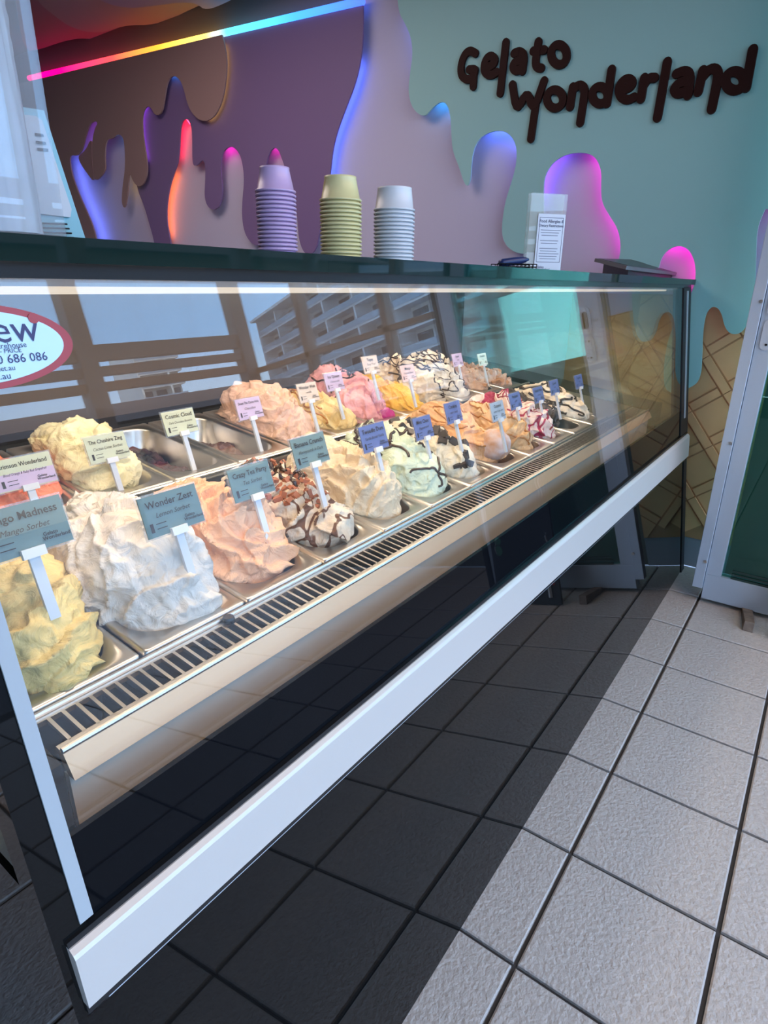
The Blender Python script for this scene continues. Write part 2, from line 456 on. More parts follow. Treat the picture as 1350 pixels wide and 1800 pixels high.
slab([(20, -60), (40, 92), (73, 86), (98, 77), (122, 70), (147, 67), (171, 71), (183, 70), (208, 58), (235, 50), (300, 36), (420, 0), (440, -60)], 9.15,
     mat('ceiling_red_paint', (0.46, 0.24, 0.26), 0.7), 'reddish wavy ceiling panel nearest the wall')
slab([(40, -70), (65, 0), (78, 14), (95, 27), (117, 44), (145, 55), (166, 57), (185, 56), (208, 48), (232, 44), (266, 44), (300, 34), (340, 14), (440, -30), (440, -70)], 8.98,
     mat('ceiling_pink_paint', (0.50, 0.33, 0.35), 0.7), 'dusty pink wavy ceiling panel')
slab([(130, -70), (165, -5), (190, 7), (215, 13), (240, 14), (280, 9), (320, 4), (345, 6), (362, 19), (400, 4), (440, -20), (440, -70)], 8.8,
     mat('ceiling_mauve_paint', (0.52, 0.34, 0.46), 0.7), 'mauve wavy ceiling panel lowest of the layers')

# waffle cone part of the wall
waf = mat('waffle_tan_paint', (0.92, 0.46, 0.22), 0.6, vary=0.2, vscale=3, bump=0.2, bscale=25)
wafd = mat('waffle_brown_paint', (0.58, 0.27, 0.13), 0.6)
MB().box((6.995, Y0, 0.46), (XW, 2.6, 3.9)).make('waffle_board', wafd, wall)


def clip_poly(P, n, d):
    Q = []
    for a, b_ in zip(P, P[1:] + P[:1]):
        da = a[0] * n[0] + a[1] * n[1] - d; db = b_[0] * n[0] + b_[1] * n[1] - d
        if da <= 0: Q.append(a)
        if (da < 0) != (db < 0) and abs(da - db) > 1e-9:
            k = da / (da - db); Q.append((a[0] + (b_[0] - a[0]) * k, a[1] + (b_[1] - a[1]) * k))
    return Q


def waffle_piece(pts, x0, name, m):
    for n, d in (((-1, 0), -(Y0 + 0.01)), ((1, 0), 1.6), ((0, -1), -0.47), ((0, 1), 3.88)):
        pts = clip_poly(pts, n, d)
        if len(pts) < 3: return
    MB().prism([(x0, a, z) for a, z in pts], (1, 0, 0), 6.996 - x0).make(name, m, wall)


e1 = np.array((0.62, 0.785)); e1 /= np.linalg.norm(e1); e2 = np.array((-0.785, 0.62)); e2 /= np.linalg.norm(e2)
o2 = np.array((0.4, 2.0)); CEL = 0.56; BW = 0.13; GP = 0.012
for i in range(-6, 7):
    for j in range(-6, 7):
        c = o2 + e1 * i * CEL + e2 * j * CEL
        if not (Y0 - .5 < c[0] < 2.1 and 0 < c[1] < 4.6): continue
        def quad(a0, a1, b0, b1): return [tuple(c + e1 * a + e2 * b_) for a, b_ in ((a0, b0), (a1, b0), (a1, b1), (a0, b1))]
        waffle_piece(quad(GP, CEL - BW - GP, GP, CEL - BW - GP), 6.985, 'waffle_square', waf)
        waffle_piece(quad(CEL - BW + GP, CEL - GP, GP, CEL - GP - BW), 6.97, 'waffle_strip', waf)
        waffle_piece(quad(GP - BW, CEL - BW, CEL - BW + GP, CEL - GP), 6.965, 'waffle_strip', waf)

# ---------------------------------------------------------------- glazing: shop front behind the camera and the corner window
frame_m = mat('window_frame_taupe', (0.36, 0.29, 0.25), 0.5)
beam_m = mat('timber_board', (0.42, 0.27, 0.18), 0.6)


def window(name, kind):
    r = root(name, (0, 0, 0)); tag(r, kind='structure'); return r


w1 = window('window_1', 0)
for x in (-13.2, -9.1, -5.0, -0.9, 3.3, 7.2 - 0.2):
    MB().box((x - 0.17, -8.25, 0), (x + 0.17, -7.95, 9.4)).make('mullion', frame_m, w1)
for z0, z1, m_ in ((5.27, 5.55, frame_m), (5.0, 5.16, frame_m), (4.72, 4.88, beam_m), (9.0, 9.4, frame_m)):
    MB().box((-14, -8.2, z0), (XW, -8.0, z1)).make('transom', m_, w1)
MB().box((-14, -8.12, 5.55), (XW, -8.09, 9.0)).make('pane', glass_win, w1)
MB().box((XW, -8.3, 0), (XW + .4, Y0, 3.42)).make('dado', mat('dado_taupe', (.16, .15, .13), .8), wall)
w2 = window('window_2', 0)
for y in (-0.26, -2.05, -4.2, -6.3):
    MB().box((XW + .02, y - 0.07, 3.42), (XW + 0.3, y + 0.07, 9.4)).make('mullion', frame_m, w2)
for z0, z1 in ((4.66, 4.76), (9.0, 9.4)):
    MB().box((XW + 0.02, -8.2, z0), (XW + 0.25, Y0 - 0.1, z1)).make('transom', frame_m, w2)
MB().box((XW + 0.12, -8.2, 3.43), (XW + 0.14, Y0 - 0.1, 9.0)).make('pane', glass_win, w2)

# ---------------------------------------------------------------- the display cabinet
XL, XR = -2.16, 6.86
cab = root('display_cabinet', (2.4, 2.4, 0)); tag(cab, 'long black gelato display cabinet with a leaning glass front and aluminium rail', 'display cabinet')


def lean_quad(x0, x1, z0, z1, d0, d1):    # slab parallel to the leaning front, depth d0..d1 behind it
    return [(x0, fy(z0) + d0, z0), (x1, fy(z0) + d0, z0), (x1, fy(z0) + d1, z0), (x0, fy(z0) + d1, z0),
            (x0, fy(z1) + d0, z1), (x1, fy(z1) + d0, z1), (x1, fy(z1) + d1, z1), (x0, fy(z1) + d1, z1)]


DK = 0.13


def dz(y): return 2.45 + DK * (y - 1.04)


MB().hexa(lean_quad(XL + 0.1, XR - 0.1, 0.02, 1.95, 0, 0.04)).make('front_panel', black_gloss, cab)
MB().hexa(lean_quad(XL + 0.1, XR - 0.1, 2.42, 3.99, 0, 0.022)).make('front_glass', glass, cab)
# rail with a stepped profile
def loft(prof, xl, xr, zl, zr):          # prof: (share of height, offset from the front); zl, zr: (low, high) at each end
    n = len(prof); P = [(xl, fy(zl[0] + (zl[1] - zl[0]) * k) + d, zl[0] + (zl[1] - zl[0]) * k) for k, d in prof]
    Q = [(xr, fy(zr[0] + (zr[1] - zr[0]) * k) + d, zr[0] + (zr[1] - zr[0]) * k) for k, d in prof]
    return MB().add(P + Q, [tuple(range(n)), tuple(range(2 * n - 1, n - 1, -1))] + [(i, i + n, (i + 1) % n + n, (i + 1) % n) for i in range(n)])


RXL, RXR = XL + 0.03, XR - 0.06
loft([(0, -.01), (0.01, -.045), (.90, -.055), (.95, -.048), (1, -.03), (1, -.01)], RXL, RXR, (1.89, 2.11), (1.735, 2.055)).make('rail', rail_alu, cab)
loft([(0, .02), (0, -.025), (1, -.025), (1, .02)], RXL, RXR, (1.85, 1.89), (1.70, 1.735)).make('rail_gasket', black_semi, cab)
loft([(0, -.002), (0, -.025), (1, -.025), (1, -.002)], RXL, RXR, (2.11, 2.13), (2.055, 2.08)).make('rail_gasket', black_semi, cab)
loft([(0, 0), (0, -.012), (1, -.012), (1, 0)], RXL, RXR, (1.83, 1.837), (1.685, 1.692)).make('rail_trim', alu, cab)
MB().hexa(lean_quad(XL + .1, XR - .1, 2.03, 2.42, 0.0, 0.022)).make('enamel_band', mat('black_gloss_band', (.004, .0045, .006), .02, 0, .10), cab)
MB().hexa(lean_quad(6.18, XR - .1, 2.42, 3.99, 0.004, 0.021)).make('enamel_border', mat('black_enamel', (.006, .007, .009), .6, 0, .1), cab)
MB().prism([(-2.05, 1.0, 1.8), (-2.05, 4.25, 1.8), (-2.05, 4.25, dz(4.25) + .01), (-2.05, 1.0, dz(1.0) + .01)], (1, 0, 0), .14).make('end_liner', black_semi, cab)
# posts and end panels
MB().hexa(lean_quad(XR - 0.18, XR, 0.0, 2.04, -0.012, 0.12)).make('corner_post', black_matt, cab)
MB().hexa(lean_quad(XR - 0.44, XR, 2.04, 4.03, -0.012, 0.12)).make('corner_post', black_matt, cab)
MB().hexa(lean_quad(XL, XL + 0.10, 0.0, 4.03, -0.012, 0.12)).make('corner_post', black_gloss, cab)
MB().hexa(lean_quad(XL + 0.080, XL + 0.122, 2.15, 3.99, -0.020, -0.013)).make('edge_strip', mat('pale_edge_strip', (0.42, 0.45, 0.47), 0.5), cab)
MB().hexa(lean_quad(XR - 0.27, XR - 0.20, 2.3, 3.95, -0.022, -0.012)).make('edge_strip', alu, cab)
YB = 4.35
MB().prism([(XL + 0.02, fy(0) + .12, 0.02), (XL + 0.02, YB, 0.02), (XL + 0.02, YB, 2.2), (XL + 0.02, fy(2.2) + .12, 2.2)], (1, 0, 0), 0.06).make('end_panel', black_gloss, cab)
MB().prism([(XR - 0.08, fy(0) + .12, 0.02), (XR - 0.08, YB, 0.02), (XR - 0.08, YB, 2.1), (XR - 0.08, fy(2.1) + .12, 2.1)], (1, 0, 0), 0.06).make('end_panel', black_gloss, cab)
MB().prism([(XL + 0.03, fy(2.2) + .12, 2.2), (XL + 0.03, YB, 2.2), (XL + 0.03, YB, 4.02), (XL + 0.03, fy(4.02) + .12, 4.02)], (1, 0, 0), 0.03).make('end_glass', glass_side, cab)
MB().prism([(XR - 0.09, fy(2.1) + .12, 2.1), (XR - 0.09, YB, 2.1), (XR - 0.09, YB, 4.02), (XR - 0.09, fy(4.02) + .12, 4.02)], (1, 0, 0), 0.03).make('end_glass', glass_side, cab)
# black body under the deck
MB().hexa([(XL + .1, fy(0) + .08, .02), (XR - .1, fy(0) + .08, .02), (XR - .1, YB, .02), (XL + .1, YB, .02),
           (XL + .1, fy(1.75) + .06, 1.75), (XR - .1, fy(1.75) + .06, 1.75), (XR - .1, YB, 1.75), (XL + .1, YB, 1.75)]).make('lower_body', black_matt, cab)
# fascia, ledge, channel edges
FX0, FX1 = -1.88, 6.05
MB().box((XL + .1, 1.10, 1.75), (XR - .1, 1.14, 2.14)).make('kick_panel', black_matt, cab)
MB().box((FX0, 1.04, 1.9), (FX1, 1.07, 2.36)).make('fascia', mat('fascia_steel', (0.93, 0.78, 0.64), 0.3, 0.1, bump=0.1, bscale=20), cab)
MB().prism([(FX0, 1.00, 2.36), (FX0, 1.04, 2.36), (FX0, 1.10, 2.445), (FX0, 1.05, 2.45)], (1, 0, 0), FX1 - FX0).make('front_ledge', mat('ledge_steel', (0.85, 0.50, 0.28), 0.35, 0.4), cab)
MB().tube([(FX0, 1.055, 2.458), (FX1, 1.055, 2.458)], 0.012, 8).make('channel_rim', steel, cab)
MB().tube([(FX0, 1.27, dz(1.27) + 0.008), (FX1, 1.27, dz(1.27) + 0.008)], 0.012, 8).make('channel_rim', steel, cab)
MB().box((FX0, 1.07, 2.16), (FX1, 1.30, 2.20)).make('channel_floor', black_matt, cab)
# grille: one bar per slot
gb = MB(); xq = FX0 + 0.03
gb.hexa([(-0.007, 1.09, dz(1.09) - 0.02), (0.007, 1.09, dz(1.09) - 0.02), (0.007, 1.245, dz(1.245) - 0.02), (-0.007, 1.245, dz(1.245) - 0.02),
         (-0.007, 1.09, dz(1.09)), (0.007, 1.09, dz(1.09)), (0.007, 1.245, dz(1.245)), (-0.007, 1.245, dz(1.245))])
gb.v = [(a + cab['o_'][0], b_, z) for a, b_, z in gb.v]
g0 = gb.make('grille_bar', steel, cab)
xs = np.arange(FX0 + 0.05, FX1 - 0.02, 0.054)
for k, x in enumerate(xs):
    o_ = g0 if k == 0 else copy_part(g0, cab)
    o_.location = ((x - cab['o_'][0]) * S, 0, 0)
for y0, y1 in ((1.072, 1.096), (1.238, 1.262)):
    MB().hexa([(FX0, y0, dz(y0) - .02), (FX1, y0, dz(y0) - .02), (FX1, y1, dz(y1) - .02), (FX0, y1, dz(y1) - .02),
               (FX0, y0, dz(y0)), (FX1, y0, dz(y0)), (FX1, y1, dz(y1)), (FX0, y1, dz(y1))]).make('grille_frame', steel, cab)
MB().lathe([(0.0, 0.03), (0.025, 0.03), (0.03, 0.02), (0.03, 0)], (-0.98, 1.24, dz(1.24)), 16).make('grille_knob', black_semi, cab)
# deck well: low tray under the pans, bar between the rows, blank cover at the far end
MB().box((XL + .1, 1.3, 1.8), (XR - .1, YB - .05, 1.86)).make('well_floor', black_matt, cab)
MB().box((XL + .1, YB - .05, 1.8), (XR - .1, YB, 2.85)).make('rear_wall', black_matt, cab)
MB().prism([(-1.98, 2.50, dz(2.5) - .05), (-1.98, 2.72, dz(2.72) - .05), (-1.98, 2.72, dz(2.72) - .005), (-1.98, 2.50, dz(2.5) - .005)], (1, 0, 0), 7.9).make('row_divider', black_semi, cab)
MB().tube([(-1.98, 2.715, dz(2.715) + .005), (5.9, 2.715, dz(2.715) + .005)], 0.014, 8).make('row_rim', steel, cab)
MB().prism([(5.06, 1.29, dz(1.29) - .03), (5.06, 2.5, dz(2.5) - .03), (5.06, 2.5, dz(2.5)), (5.06, 1.29, dz(1.29))], (1, 0, 0), 0.95).make('blank_cover', steel, cab)
MB().prism([(6.02, 1.04, 2.2), (6.02, YB - .05, 2.2), (6.02, YB - .05, dz(YB)), (6.02, 1.04, dz(1.04))], (1, 0, 0), 0.74).make('end_cover', mat('dark_cover', (0.05, 0.06, 0.06), 0.12, 0.3), cab)
# top slab, lamp and its housing
ZT = 4.09
MB().box((XL, fy(ZT) - 0.07, 4.025), (XR, YB + .1, ZT)).make('top_slab', mat('dark_green_glass_slab', (0.005, 0.018, 0.016), 0.03, 0, 0.3), cab)
MB().box((XL + .05, fy(4.0) - 0.012, 3.985), (XR - .05, fy(4.0) + 0.3, 4.025)).make('top_rail', black_semi, cab)
hous = MB().prism([(XL + .15, fy(3.97) + .04, 3.985), (XL + .15, fy(3.97) + .34, 3.985), (XL + .15, fy(3.97) + .34, 3.975), (XL + .15, fy(3.97) + .06, 3.965)], (1, 0, 0), XR - XL - .35).make('lamp_housing', alu, cab)
MB().tube([(XL + .25, fy(3.97) + .2, 3.955), (XR - .5, fy(3.97) + .2, 3.955)], 0.014, 8).make('lamp_tube', mat('warm_lamp', (0, 0, 0), 1, emit=(1, .85, .70), es=0.9), cab)
MB().box((XL + .1, YB - .03, 2.85), (XR - .1, YB, 4.02)).make('rear_sliding_door', mat('rear_sliding_door', (0.12, 0.095, 0.085), 0.25), cab)

# oval sticker on the glass
stc = at(30, 607, (0, -math.cos(math.radians(8.3)), math.sin(math.radians(8.3))), (0, 0.376, 0))
su = np.array((1., 0, 0)); sn = np.array((0, -math.cos(math.radians(8.3)), math.sin(math.radians(8.3)))); sv = np.array((0, math.sin(math.radians(8.3)), math.cos(math.radians(8.3))))
EL = at(128, 610, sn, (0, 0.376, 0)); ew = 0.27; eh = 0.108
sc0 = np.array((EL[0] - ew, fy(stc[2]), stc[2]))


def oval(w, h, t0_, t1_):
    return MB().prism([sc0 + su * w * math.cos(a) + sv * h * math.sin(a) + sn * t0_ for a in np.linspace(0, 2 * math.pi, 65)[:-1]], sn, t1_ - t0_)


st = oval(ew, eh, 0.003, 0.005).make('sticker', mat('sticker_red', (0.42, 0.06, 0.07), 0.5), cab); tag(st, 'oval sticker with a red border on the glass')
oval(ew * .9, eh * .85, 0.005, 0.007).make('sticker_field', mat('sticker_pale_blue', (0.60, 0.82, 0.92), 0.5), st)
b = MB()
put_text(b, 'ew', sc0 + su * .125 + sv * .038 + sn * .004, su, sv, sn, 0.098, 0.005)
for body, dy, s_ in (('refrigeration equipment warehouse', .000, .020), ('PERFORMANCE - SERVICE - PRICE', -.013, .017), ('Sales & Service 1800 686 086', -.034, .032),
                     ('info@crewaustralia.net.au', -.056, .019), ('www.crew.net.au', -.075, .024)):
    put_text(b, body, sc0 + sv * dy + su * .0 + sn * .004, su, sv, sn, s_, 0.005, wmax=0.44)
b.make('lettering', mat('navy_ink', (0.05, 0.05, 0.14), 0.6), st)
b = MB(); put_text(b, 'cr', sc0 - su * .01 + sv * .038 + sn * .004, su, sv, sn, 0.105, 0.005, off=0.03)
b.prism([sc0 + su * (.178 + .014 * math.cos(a)) + sv * (.066 + .014 * math.sin(a)) + sn * .007 for a in np.linspace(0, 6.283, 17)[:-1]], sn, 0.002)
b.make('red_lettering', MATS['sticker_red'], st)

# ---------------------------------------------------------------- pans and gelato
PW = 0.585


def rrect(x0, x1, y0, y1, r, n=6):
    P = []
    for cx, cy, a0 in ((x1 - r, y1 - r, 0), (x0 + r, y1 - r, 90), (x0 + r, y0 + r, 180), (x1 - r, y0 + r, 270)):
        for k in range(n + 1):
            a = math.radians(a0 + 90 * k / n); P.append((cx + r * math.cos(a), cy + r * math.sin(a)))
    return P


def make_pan(xc, y0, label, first_=None):
    yc = y0 + 0.60
    if first_ is not None:
        c = first_.copy(); col.objects.link(c); c.location = (xc * S, yc * S, dz(yc) * S); tag(c, label, 'pan', 'steel gelato pans'); return c
    hw = PW / 2 - 0.012; hl = 0.595
    rings = [[(x, y, -0.02) for x, y in rrect(-hw - .002, hw + .002, -hl, hl, 0.02)], [(x, y, 0.008) for x, y in rrect(-hw, hw, -hl, hl, 0.02)],
             [(x, y, 0.012) for x, y in rrect(-hw + .012, hw - .012, -hl + .012, hl - .012, 0.02)],
             [(x, y, 0.008) for x, y in rrect(-hw + .045, hw - .045, -hl + .075, hl - .075, 0.17)],
             [(x, y, -0.01) for x, y in rrect(-hw + .053, hw - .053, -hl + .083, hl - .083, 0.165)],
             [(x, y, -0.37) for x, y in rrect(-hw + .075, hw - .075, -hl + .11, hl - .11, 0.14)],
             [(x, y, -0.40) for x, y in rrect(-hw + .11, hw - .11, -hl + .15, hl - .15, 0.11)]]
    b_ = MB(); k = len(rings[0])
    for r_ in rings: b_.v += r_
    for i in range(len(rings) - 1):
        for j in range(k): b_.f.append((i * k + j, i * k + (j + 1) % k, (i + 1) * k + (j + 1) % k, (i + 1) * k + j))
    b_.f.append(tuple((len(rings) - 1) * k + j for j in range(k)))
    o = b_.make('gelato_pan', steel, loc=(0, 0, 0), smooth=True)
    o.rotation_euler = (math.atan(DK), 0, 0); o.location = (xc * S, yc * S, dz(yc) * S)
    tag(o, label, 'pan', 'steel gelato pans')
    return o


CT, ST_ = math.cos(math.atan(DK)), math.sin(math.atan(DK))


def gfield(xc, yc, hx, hy, h, seed, amp=1.0, peak=(0, .15), fold=7.0, sink=0.0, e=2.6):
    """returns f(theta, phi) -> displaced points of one folded mound (deck frame turned into tiles)"""
    rs = np.random.RandomState(seed); off = rs.rand(3) * 50
    d1 = rs.randn(3); d1[2] += 1.2; d1 /= np.linalg.norm(d1); d2 = rs.randn(3); d2[2] *= .4; d2 /= np.linalg.norm(d2)
    def f(th, ph):
        cx = np.cos(th) * np.cos(ph); cy = np.sin(th) * np.cos(ph); cz = np.sin(ph)
        n = (np.abs(cx) ** e + np.abs(cy) ** e) ** (1 / e) + 1e-9
        rr = np.sqrt(cx ** 2 + cy ** 2)
        X = cx / n * rr ** 0.85; Y = cy / n * rr ** 0.85; Z = np.sign(cz) * np.abs(cz) ** 0.85
        N = np.stack([X / hx, Y / hy, Z / max(h, .05)], -1); N /= np.linalg.norm(N, axis=-1, keepdims=True) + 1e-9
        P = np.stack([X * hx, Y * hy, np.where(Z > 0, Z * h, Z * 0.25)], -1)
        P[..., 0] += peak[0] * np.clip(Z, 0, 1) * hx; P[..., 1] += peak[1] * np.clip(Z, 0, 1) * hy
        Q = P + off
        w1_ = noise3(Q * 3.2); w2_ = noise3(Q * 3.2 + 17.3); w3_ = noise3(Q * 9.0 + 5.1)
        big = noise3(Q * 3.8 + 31)
        w4_ = noise3(Q * 22 + 8)
        t1_ = (P @ d1) * fold + 1.5 * w1_ + 0.30 * w3_ + .12 * w4_
        s1 = t1_ - np.floor(t1_); s1 = np.where(s1 < .93, (s1 / .93) ** 1.6, (1 - s1) / .07)
        t2_ = (P @ d2) * fold * .8 + 1.7 * w2_ + 0.22 * w3_
        s2 = t2_ - np.floor(t2_); s2 = np.where(s2 < .94, (s2 / .94) ** 2.2, (1 - s2) / .06)
        rid = 1 - np.abs(noise3(Q * 13 + 3)); fine = noise3(Q * 30)
        disp = 0.060 * big + 0.070 * s1 * (0.65 + .6 * w2_) + 0.036 * s2 * (0.6 + .7 * w1_) + 0.012 * rid ** 4 + 0.005 * fine + .006 * w4_ - .02
        low = np.clip((Z + .12) * 5, 0, 1)
        P = P + N * (disp * amp * low - 0.02)[..., None]
        # fold lips overhang a little
        P[..., 2] -= (0.020 * s1 * amp * low * (1 - np.clip(Z, 0, 1)))
        P[..., 2] += sink
        y = yc + P[..., 1] * CT - P[..., 2] * ST_; z = dz(yc) + P[..., 1] * ST_ + P[..., 2] * CT
        return np.stack([xc + P[..., 0], y, z], -1)
    return f


def gelato_mat(name, c, c2=None, ripple=None, rs=14.0, rw=0.06, speck=None):
    m = bpy.data.materials.new(name); m.use_nodes = True; t = m.node_tree; b_ = t.nodes['Principled BSDF']
    b_.inputs['Roughness'].default_value = 0.42; b_.inputs['Specular IOR Level'].default_value = 0.35
    co = t.nodes.new('ShaderNodeTexCoord'); n = t.nodes.new('ShaderNodeTexNoise'); n.inputs['Scale'].default_value = 12; n.inputs['Detail'].default_value = 3
    t.links.new(co.outputs['Object'], n.inputs['Vector']); r = t.nodes.new('ShaderNodeValToRGB')
    c2 = c2 or tuple(q * .84 for q in c)
    r.color_ramp.elements[0].position = .38; r.color_ramp.elements[0].color = (*c2, 1)
    r.color_ramp.elements[1].position = .62; r.color_ramp.elements[1].color = (*c, 1)
    t.links.new(n.outputs['Fac'], r.inputs[0]); outc = r.outputs[0]
    if ripple:
        w = t.nodes.new('ShaderNodeTexNoise'); w.inputs['Scale'].default_value = rs; w.inputs['Detail'].default_value = 2; w.inputs['Distortion'].default_value = 1.2
        t.links.new(co.outputs['Object'], w.inputs['Vector'])
        a_ = t.nodes.new('ShaderNodeMath'); a_.operation = 'SUBTRACT'; a_.inputs[1].default_value = 0.5; t.links.new(w.outputs['Fac'], a_.inputs[0])
        ab = t.nodes.new('ShaderNodeMath'); ab.operation = 'ABSOLUTE'; t.links.new(a_.outputs[0], ab.inputs[0])
        lt = t.nodes.new('ShaderNodeMapRange'); lt.inputs[1].default_value = rw * .4; lt.inputs[2].default_value = rw * .6; lt.inputs[3].default_value = 1; lt.inputs[4].default_value = 0
        t.links.new(ab.outputs[0], lt.inputs[0])
        mx = t.nodes.new('ShaderNodeMix'); mx.data_type = 'RGBA'; t.links.new(lt.outputs[0], mx.inputs[0]); t.links.new(outc, mx.inputs[6]); mx.inputs[7].default_value = (*ripple, 1)
        outc = mx.outputs[2]
    t.links.new(outc, b_.inputs['Base Color'])
    n2 = t.nodes.new('ShaderNodeTexNoise'); n2.inputs['Scale'].default_value = 110; n2.inputs['Detail'].default_value = 3
    t.links.new(co.outputs['Object'], n2.inputs['Vector']); bp = t.nodes.new('ShaderNodeBump'); bp.inputs['Strength'].default_value = .45; bp.inputs['Distance'].default_value = .003
    t.links.new(n2.outputs['Fac'], bp.inputs['Height'])
    n3 = t.nodes.new('ShaderNodeTexNoise'); n3.inputs['Scale'].default_value = 30; n3.inputs['Detail'].default_value = 3; n3.inputs['Distortion'].default_value = 2.2
    t.links.new(co.outputs['Object'], n3.inputs['Vector']); b3 = t.nodes.new('ShaderNodeBump'); b3.inputs['Strength'].default_value = .75; b3.inputs['Distance'].default_value = .007
    t.links.new(n3.outputs['Fac'], b3.inputs['Height']); t.links.new(bp.outputs[0], b3.inputs['Normal']); t.links.new(b3.outputs[0], b_.inputs['Normal'])
    return m


def mound(f, nu, nv, m, label, base, name='gelato_mound', cat='gelato'):
    th = np.linspace(0, 2 * np.pi, nu, endpoint=False); ph = np.linspace(-0.55, np.pi / 2, nv)
    T, Pp = np.meshgrid(th, ph); V = f(T, Pp)
    V[-1] = V[-1].mean(axis=0)
    b_ = MB(); b_.v = V.reshape(-1, 3).tolist()
    for i in range(nv - 1):
        for j in range(nu): b_.f.append((i * nu + j, i * nu + (j + 1) % nu, (i + 1) * nu + (j + 1) % nu, (i + 1) * nu + j))
    o = b_.make(name, m, loc=base, smooth=True); tag(o, label, cat)
    return o


def drizzle(f, par, m, n=8, seed=0, r=0.009, ph0=(0.3, 1.3), name='sauce_drizzle', turn=1.6, stepk=26):
    rs = np.random.RandomState(seed); b_ = MB()
    for k in range(n):
        th = rs.rand() * 6.28; ph = ph0[0] + rs.rand() * (ph0[1] - ph0[0]); a = rs.rand() * 6.28; path = []
        ths, phs = [], []
        for i in range(stepk):
            a += rs.randn() * turn * .3; ph += math.sin(a) * 0.05; th += math.cos(a) * 0.07 / max(math.cos(ph), .35)
            ph = min(max(ph, 0.12), 1.45); ths.append(th); phs.append(ph)
        P = f(np.array(ths), np.array(phs)); c = P.mean(axis=0)
        P[:, 2] += 0.004
        P = np.array(smooth_open(list(P), 1))
        b_.tube(P, r * (0.7 + rs.rand() * .7), 5)
    o = b_.make(name, m, par, smooth=True); return o


def chunks(f, par, m, n, seed, s, name='chunk', ph0=(0.1, 1.4)):
    rs = np.random.RandomState(seed); b_ = MB()
    for k in range(n):
        th = rs.rand() * 6.28; ph = ph0[0] + rs.rand() * (ph0[1] - ph0[0]); p = f(np.array([th]), np.array([ph]))[0]
        A = np.linalg.qr(rs.randn(3, 3))[0]; q = s * (.5 + rs.rand())
        b_.fbox(p - A[2] * q * .3, A[0], A[1], A[2], q, q * (0.6 + rs.rand() * .5), q * .55)
    o = b_.make(name, m, par); tag(o, kind='stuff'); return o


choc = mat('chocolate_sauce', (0.035, 0.014, 0.008), 0.2, 0, 0.6)
dchoc = mat('dark_chunk', (0.03, 0.018, 0.014), 0.4)
berry = mat('berry_sauce', (0.26, 0.008, 0.035), 0.18, 0, 0.6)
caramel = mat('caramel_sauce', (0.42, 0.17, 0.04), 0.22, 0, 0.5)
crumb = mat('biscuit_crumb', (0.42, 0.20, 0.09), 0.7)
honey = mat('honeycomb_crumb', (0.36, 0.12, 0.06), 0.6)

YF, YR = 1.29, 2.735
fronts = [-1.98 + PW * k for k in range(12)]
backs = [-1.90 + PW * k for k in range(13)]
ordn = ['first', 'second', 'third', 'fourth', 'fifth', 'sixth', 'seventh', 'eighth', 'ninth', 'tenth', 'eleventh', 'twelfth', 'thirteenth']
fl = ['mango sorbet', 'white lemon sorbet', 'orange sorbet', 'chocolate streaked cream gelato', 'beige gelato', 'pale mint gelato', 'cookie dotted cream gelato', 'apricot gelato with a bun on it',
      'light caramel swirled gelato', 'berry rippled white gelato', 'dark chocolate gelato', 'cream gelato with dark stripes']
bl = ['empty space at the left end', 'orange red sorbet', 'pale lime sorbet', 'last of a dark red and black sorbet', 'last of a brown chocolate gelato', 'peach coloured gelato', 'pale custard yellow gelato', 'pink gelato with dark drizzle',
      'deep yellow mango gelato', 'cream gelato under black drizzle', 'cream gelato with thin dark lines', 'brown and cream gelato', 'chopped nut gelato']
pan0 = None
for k in range(12):
    p = make_pan(fronts[k] + PW / 2, YF, 'steel pan in the front row holding the ' + fl[k], pan0)
    pan0 = pan0 or p
for k in range(13):
    make_pan(backs[k] + PW / 2, YR, 'steel pan in the back row with the ' + bl[k], pan0)


def G(row, k, h, m, seed, label, ys=0.0, hy=0.50, hx=0.262, res=(170, 80), **kw):
    xc = (fronts if row == 'f' else backs)[k] + PW / 2; yc = (YF if row == 'f' else YR) + 0.60 + ys
    f = gfield(xc, yc, hx, hy, h, seed, **kw)
    o = mound(f, res[0], res[1], m, label, (xc, yc, dz(yc)))
    return f, o


gm = gelato_mat
cream = (0.80, 0.68, 0.52)
# --- front row
f, o = G('f', 0, .30, gm('mango_gelato', (0.80, 0.62, 0.26), (0.70, 0.52, 0.20)), 11, 'pale mango yellow sorbet in the leftmost front pan', ys=.0, hy=.52, res=(240, 110))
f, o = G('f', 1, .40, gm('lemon_gelato', (0.78, 0.72, 0.65), (0.70, 0.62, 0.54)), 25, 'tall mound of folded white lemon sorbet, second front pan', hy=.55, hx=.29, res=(260, 120), fold=6)
f, o = G('f', 2, .34, gm('orange_gelato', (0.84, 0.50, 0.30), (0.78, 0.42, 0.24)), 33, 'pale orange sorbet between the white sorbet and the chocolate streaked gelato', res=(240, 110))
f, o = G('f', 3, .26, gm('choc_cream_gelato', (0.78, 0.68, 0.54), (0.62, 0.47, 0.34), ripple=(0.16, 0.07, 0.04), rs=9, rw=.05), 41, 'cream gelato streaked with chocolate and topped with reddish crumbs', res=(220, 100))
drizzle(f, o, choc, 9, 5, .012); chunks(f, o, honey, 150, 3, .035, 'honeycomb_crumb', (0.75, 1.45))
f, o = G('f', 4, .36, gm('beige_gelato', (0.80, 0.66, 0.46), (0.74, 0.59, 0.41)), 52, 'smooth folded beige gelato in front of the deep blue card', res=(240, 110), fold=6.5)
f, o = G('f', 5, .32, gm('mint_gelato', (0.66, 0.72, 0.54), (0.58, 0.66, 0.50)), 61, 'pale mint green gelato with black chocolate lines', res=(200, 90))
drizzle(f, o, choc, 16, 8, .010)
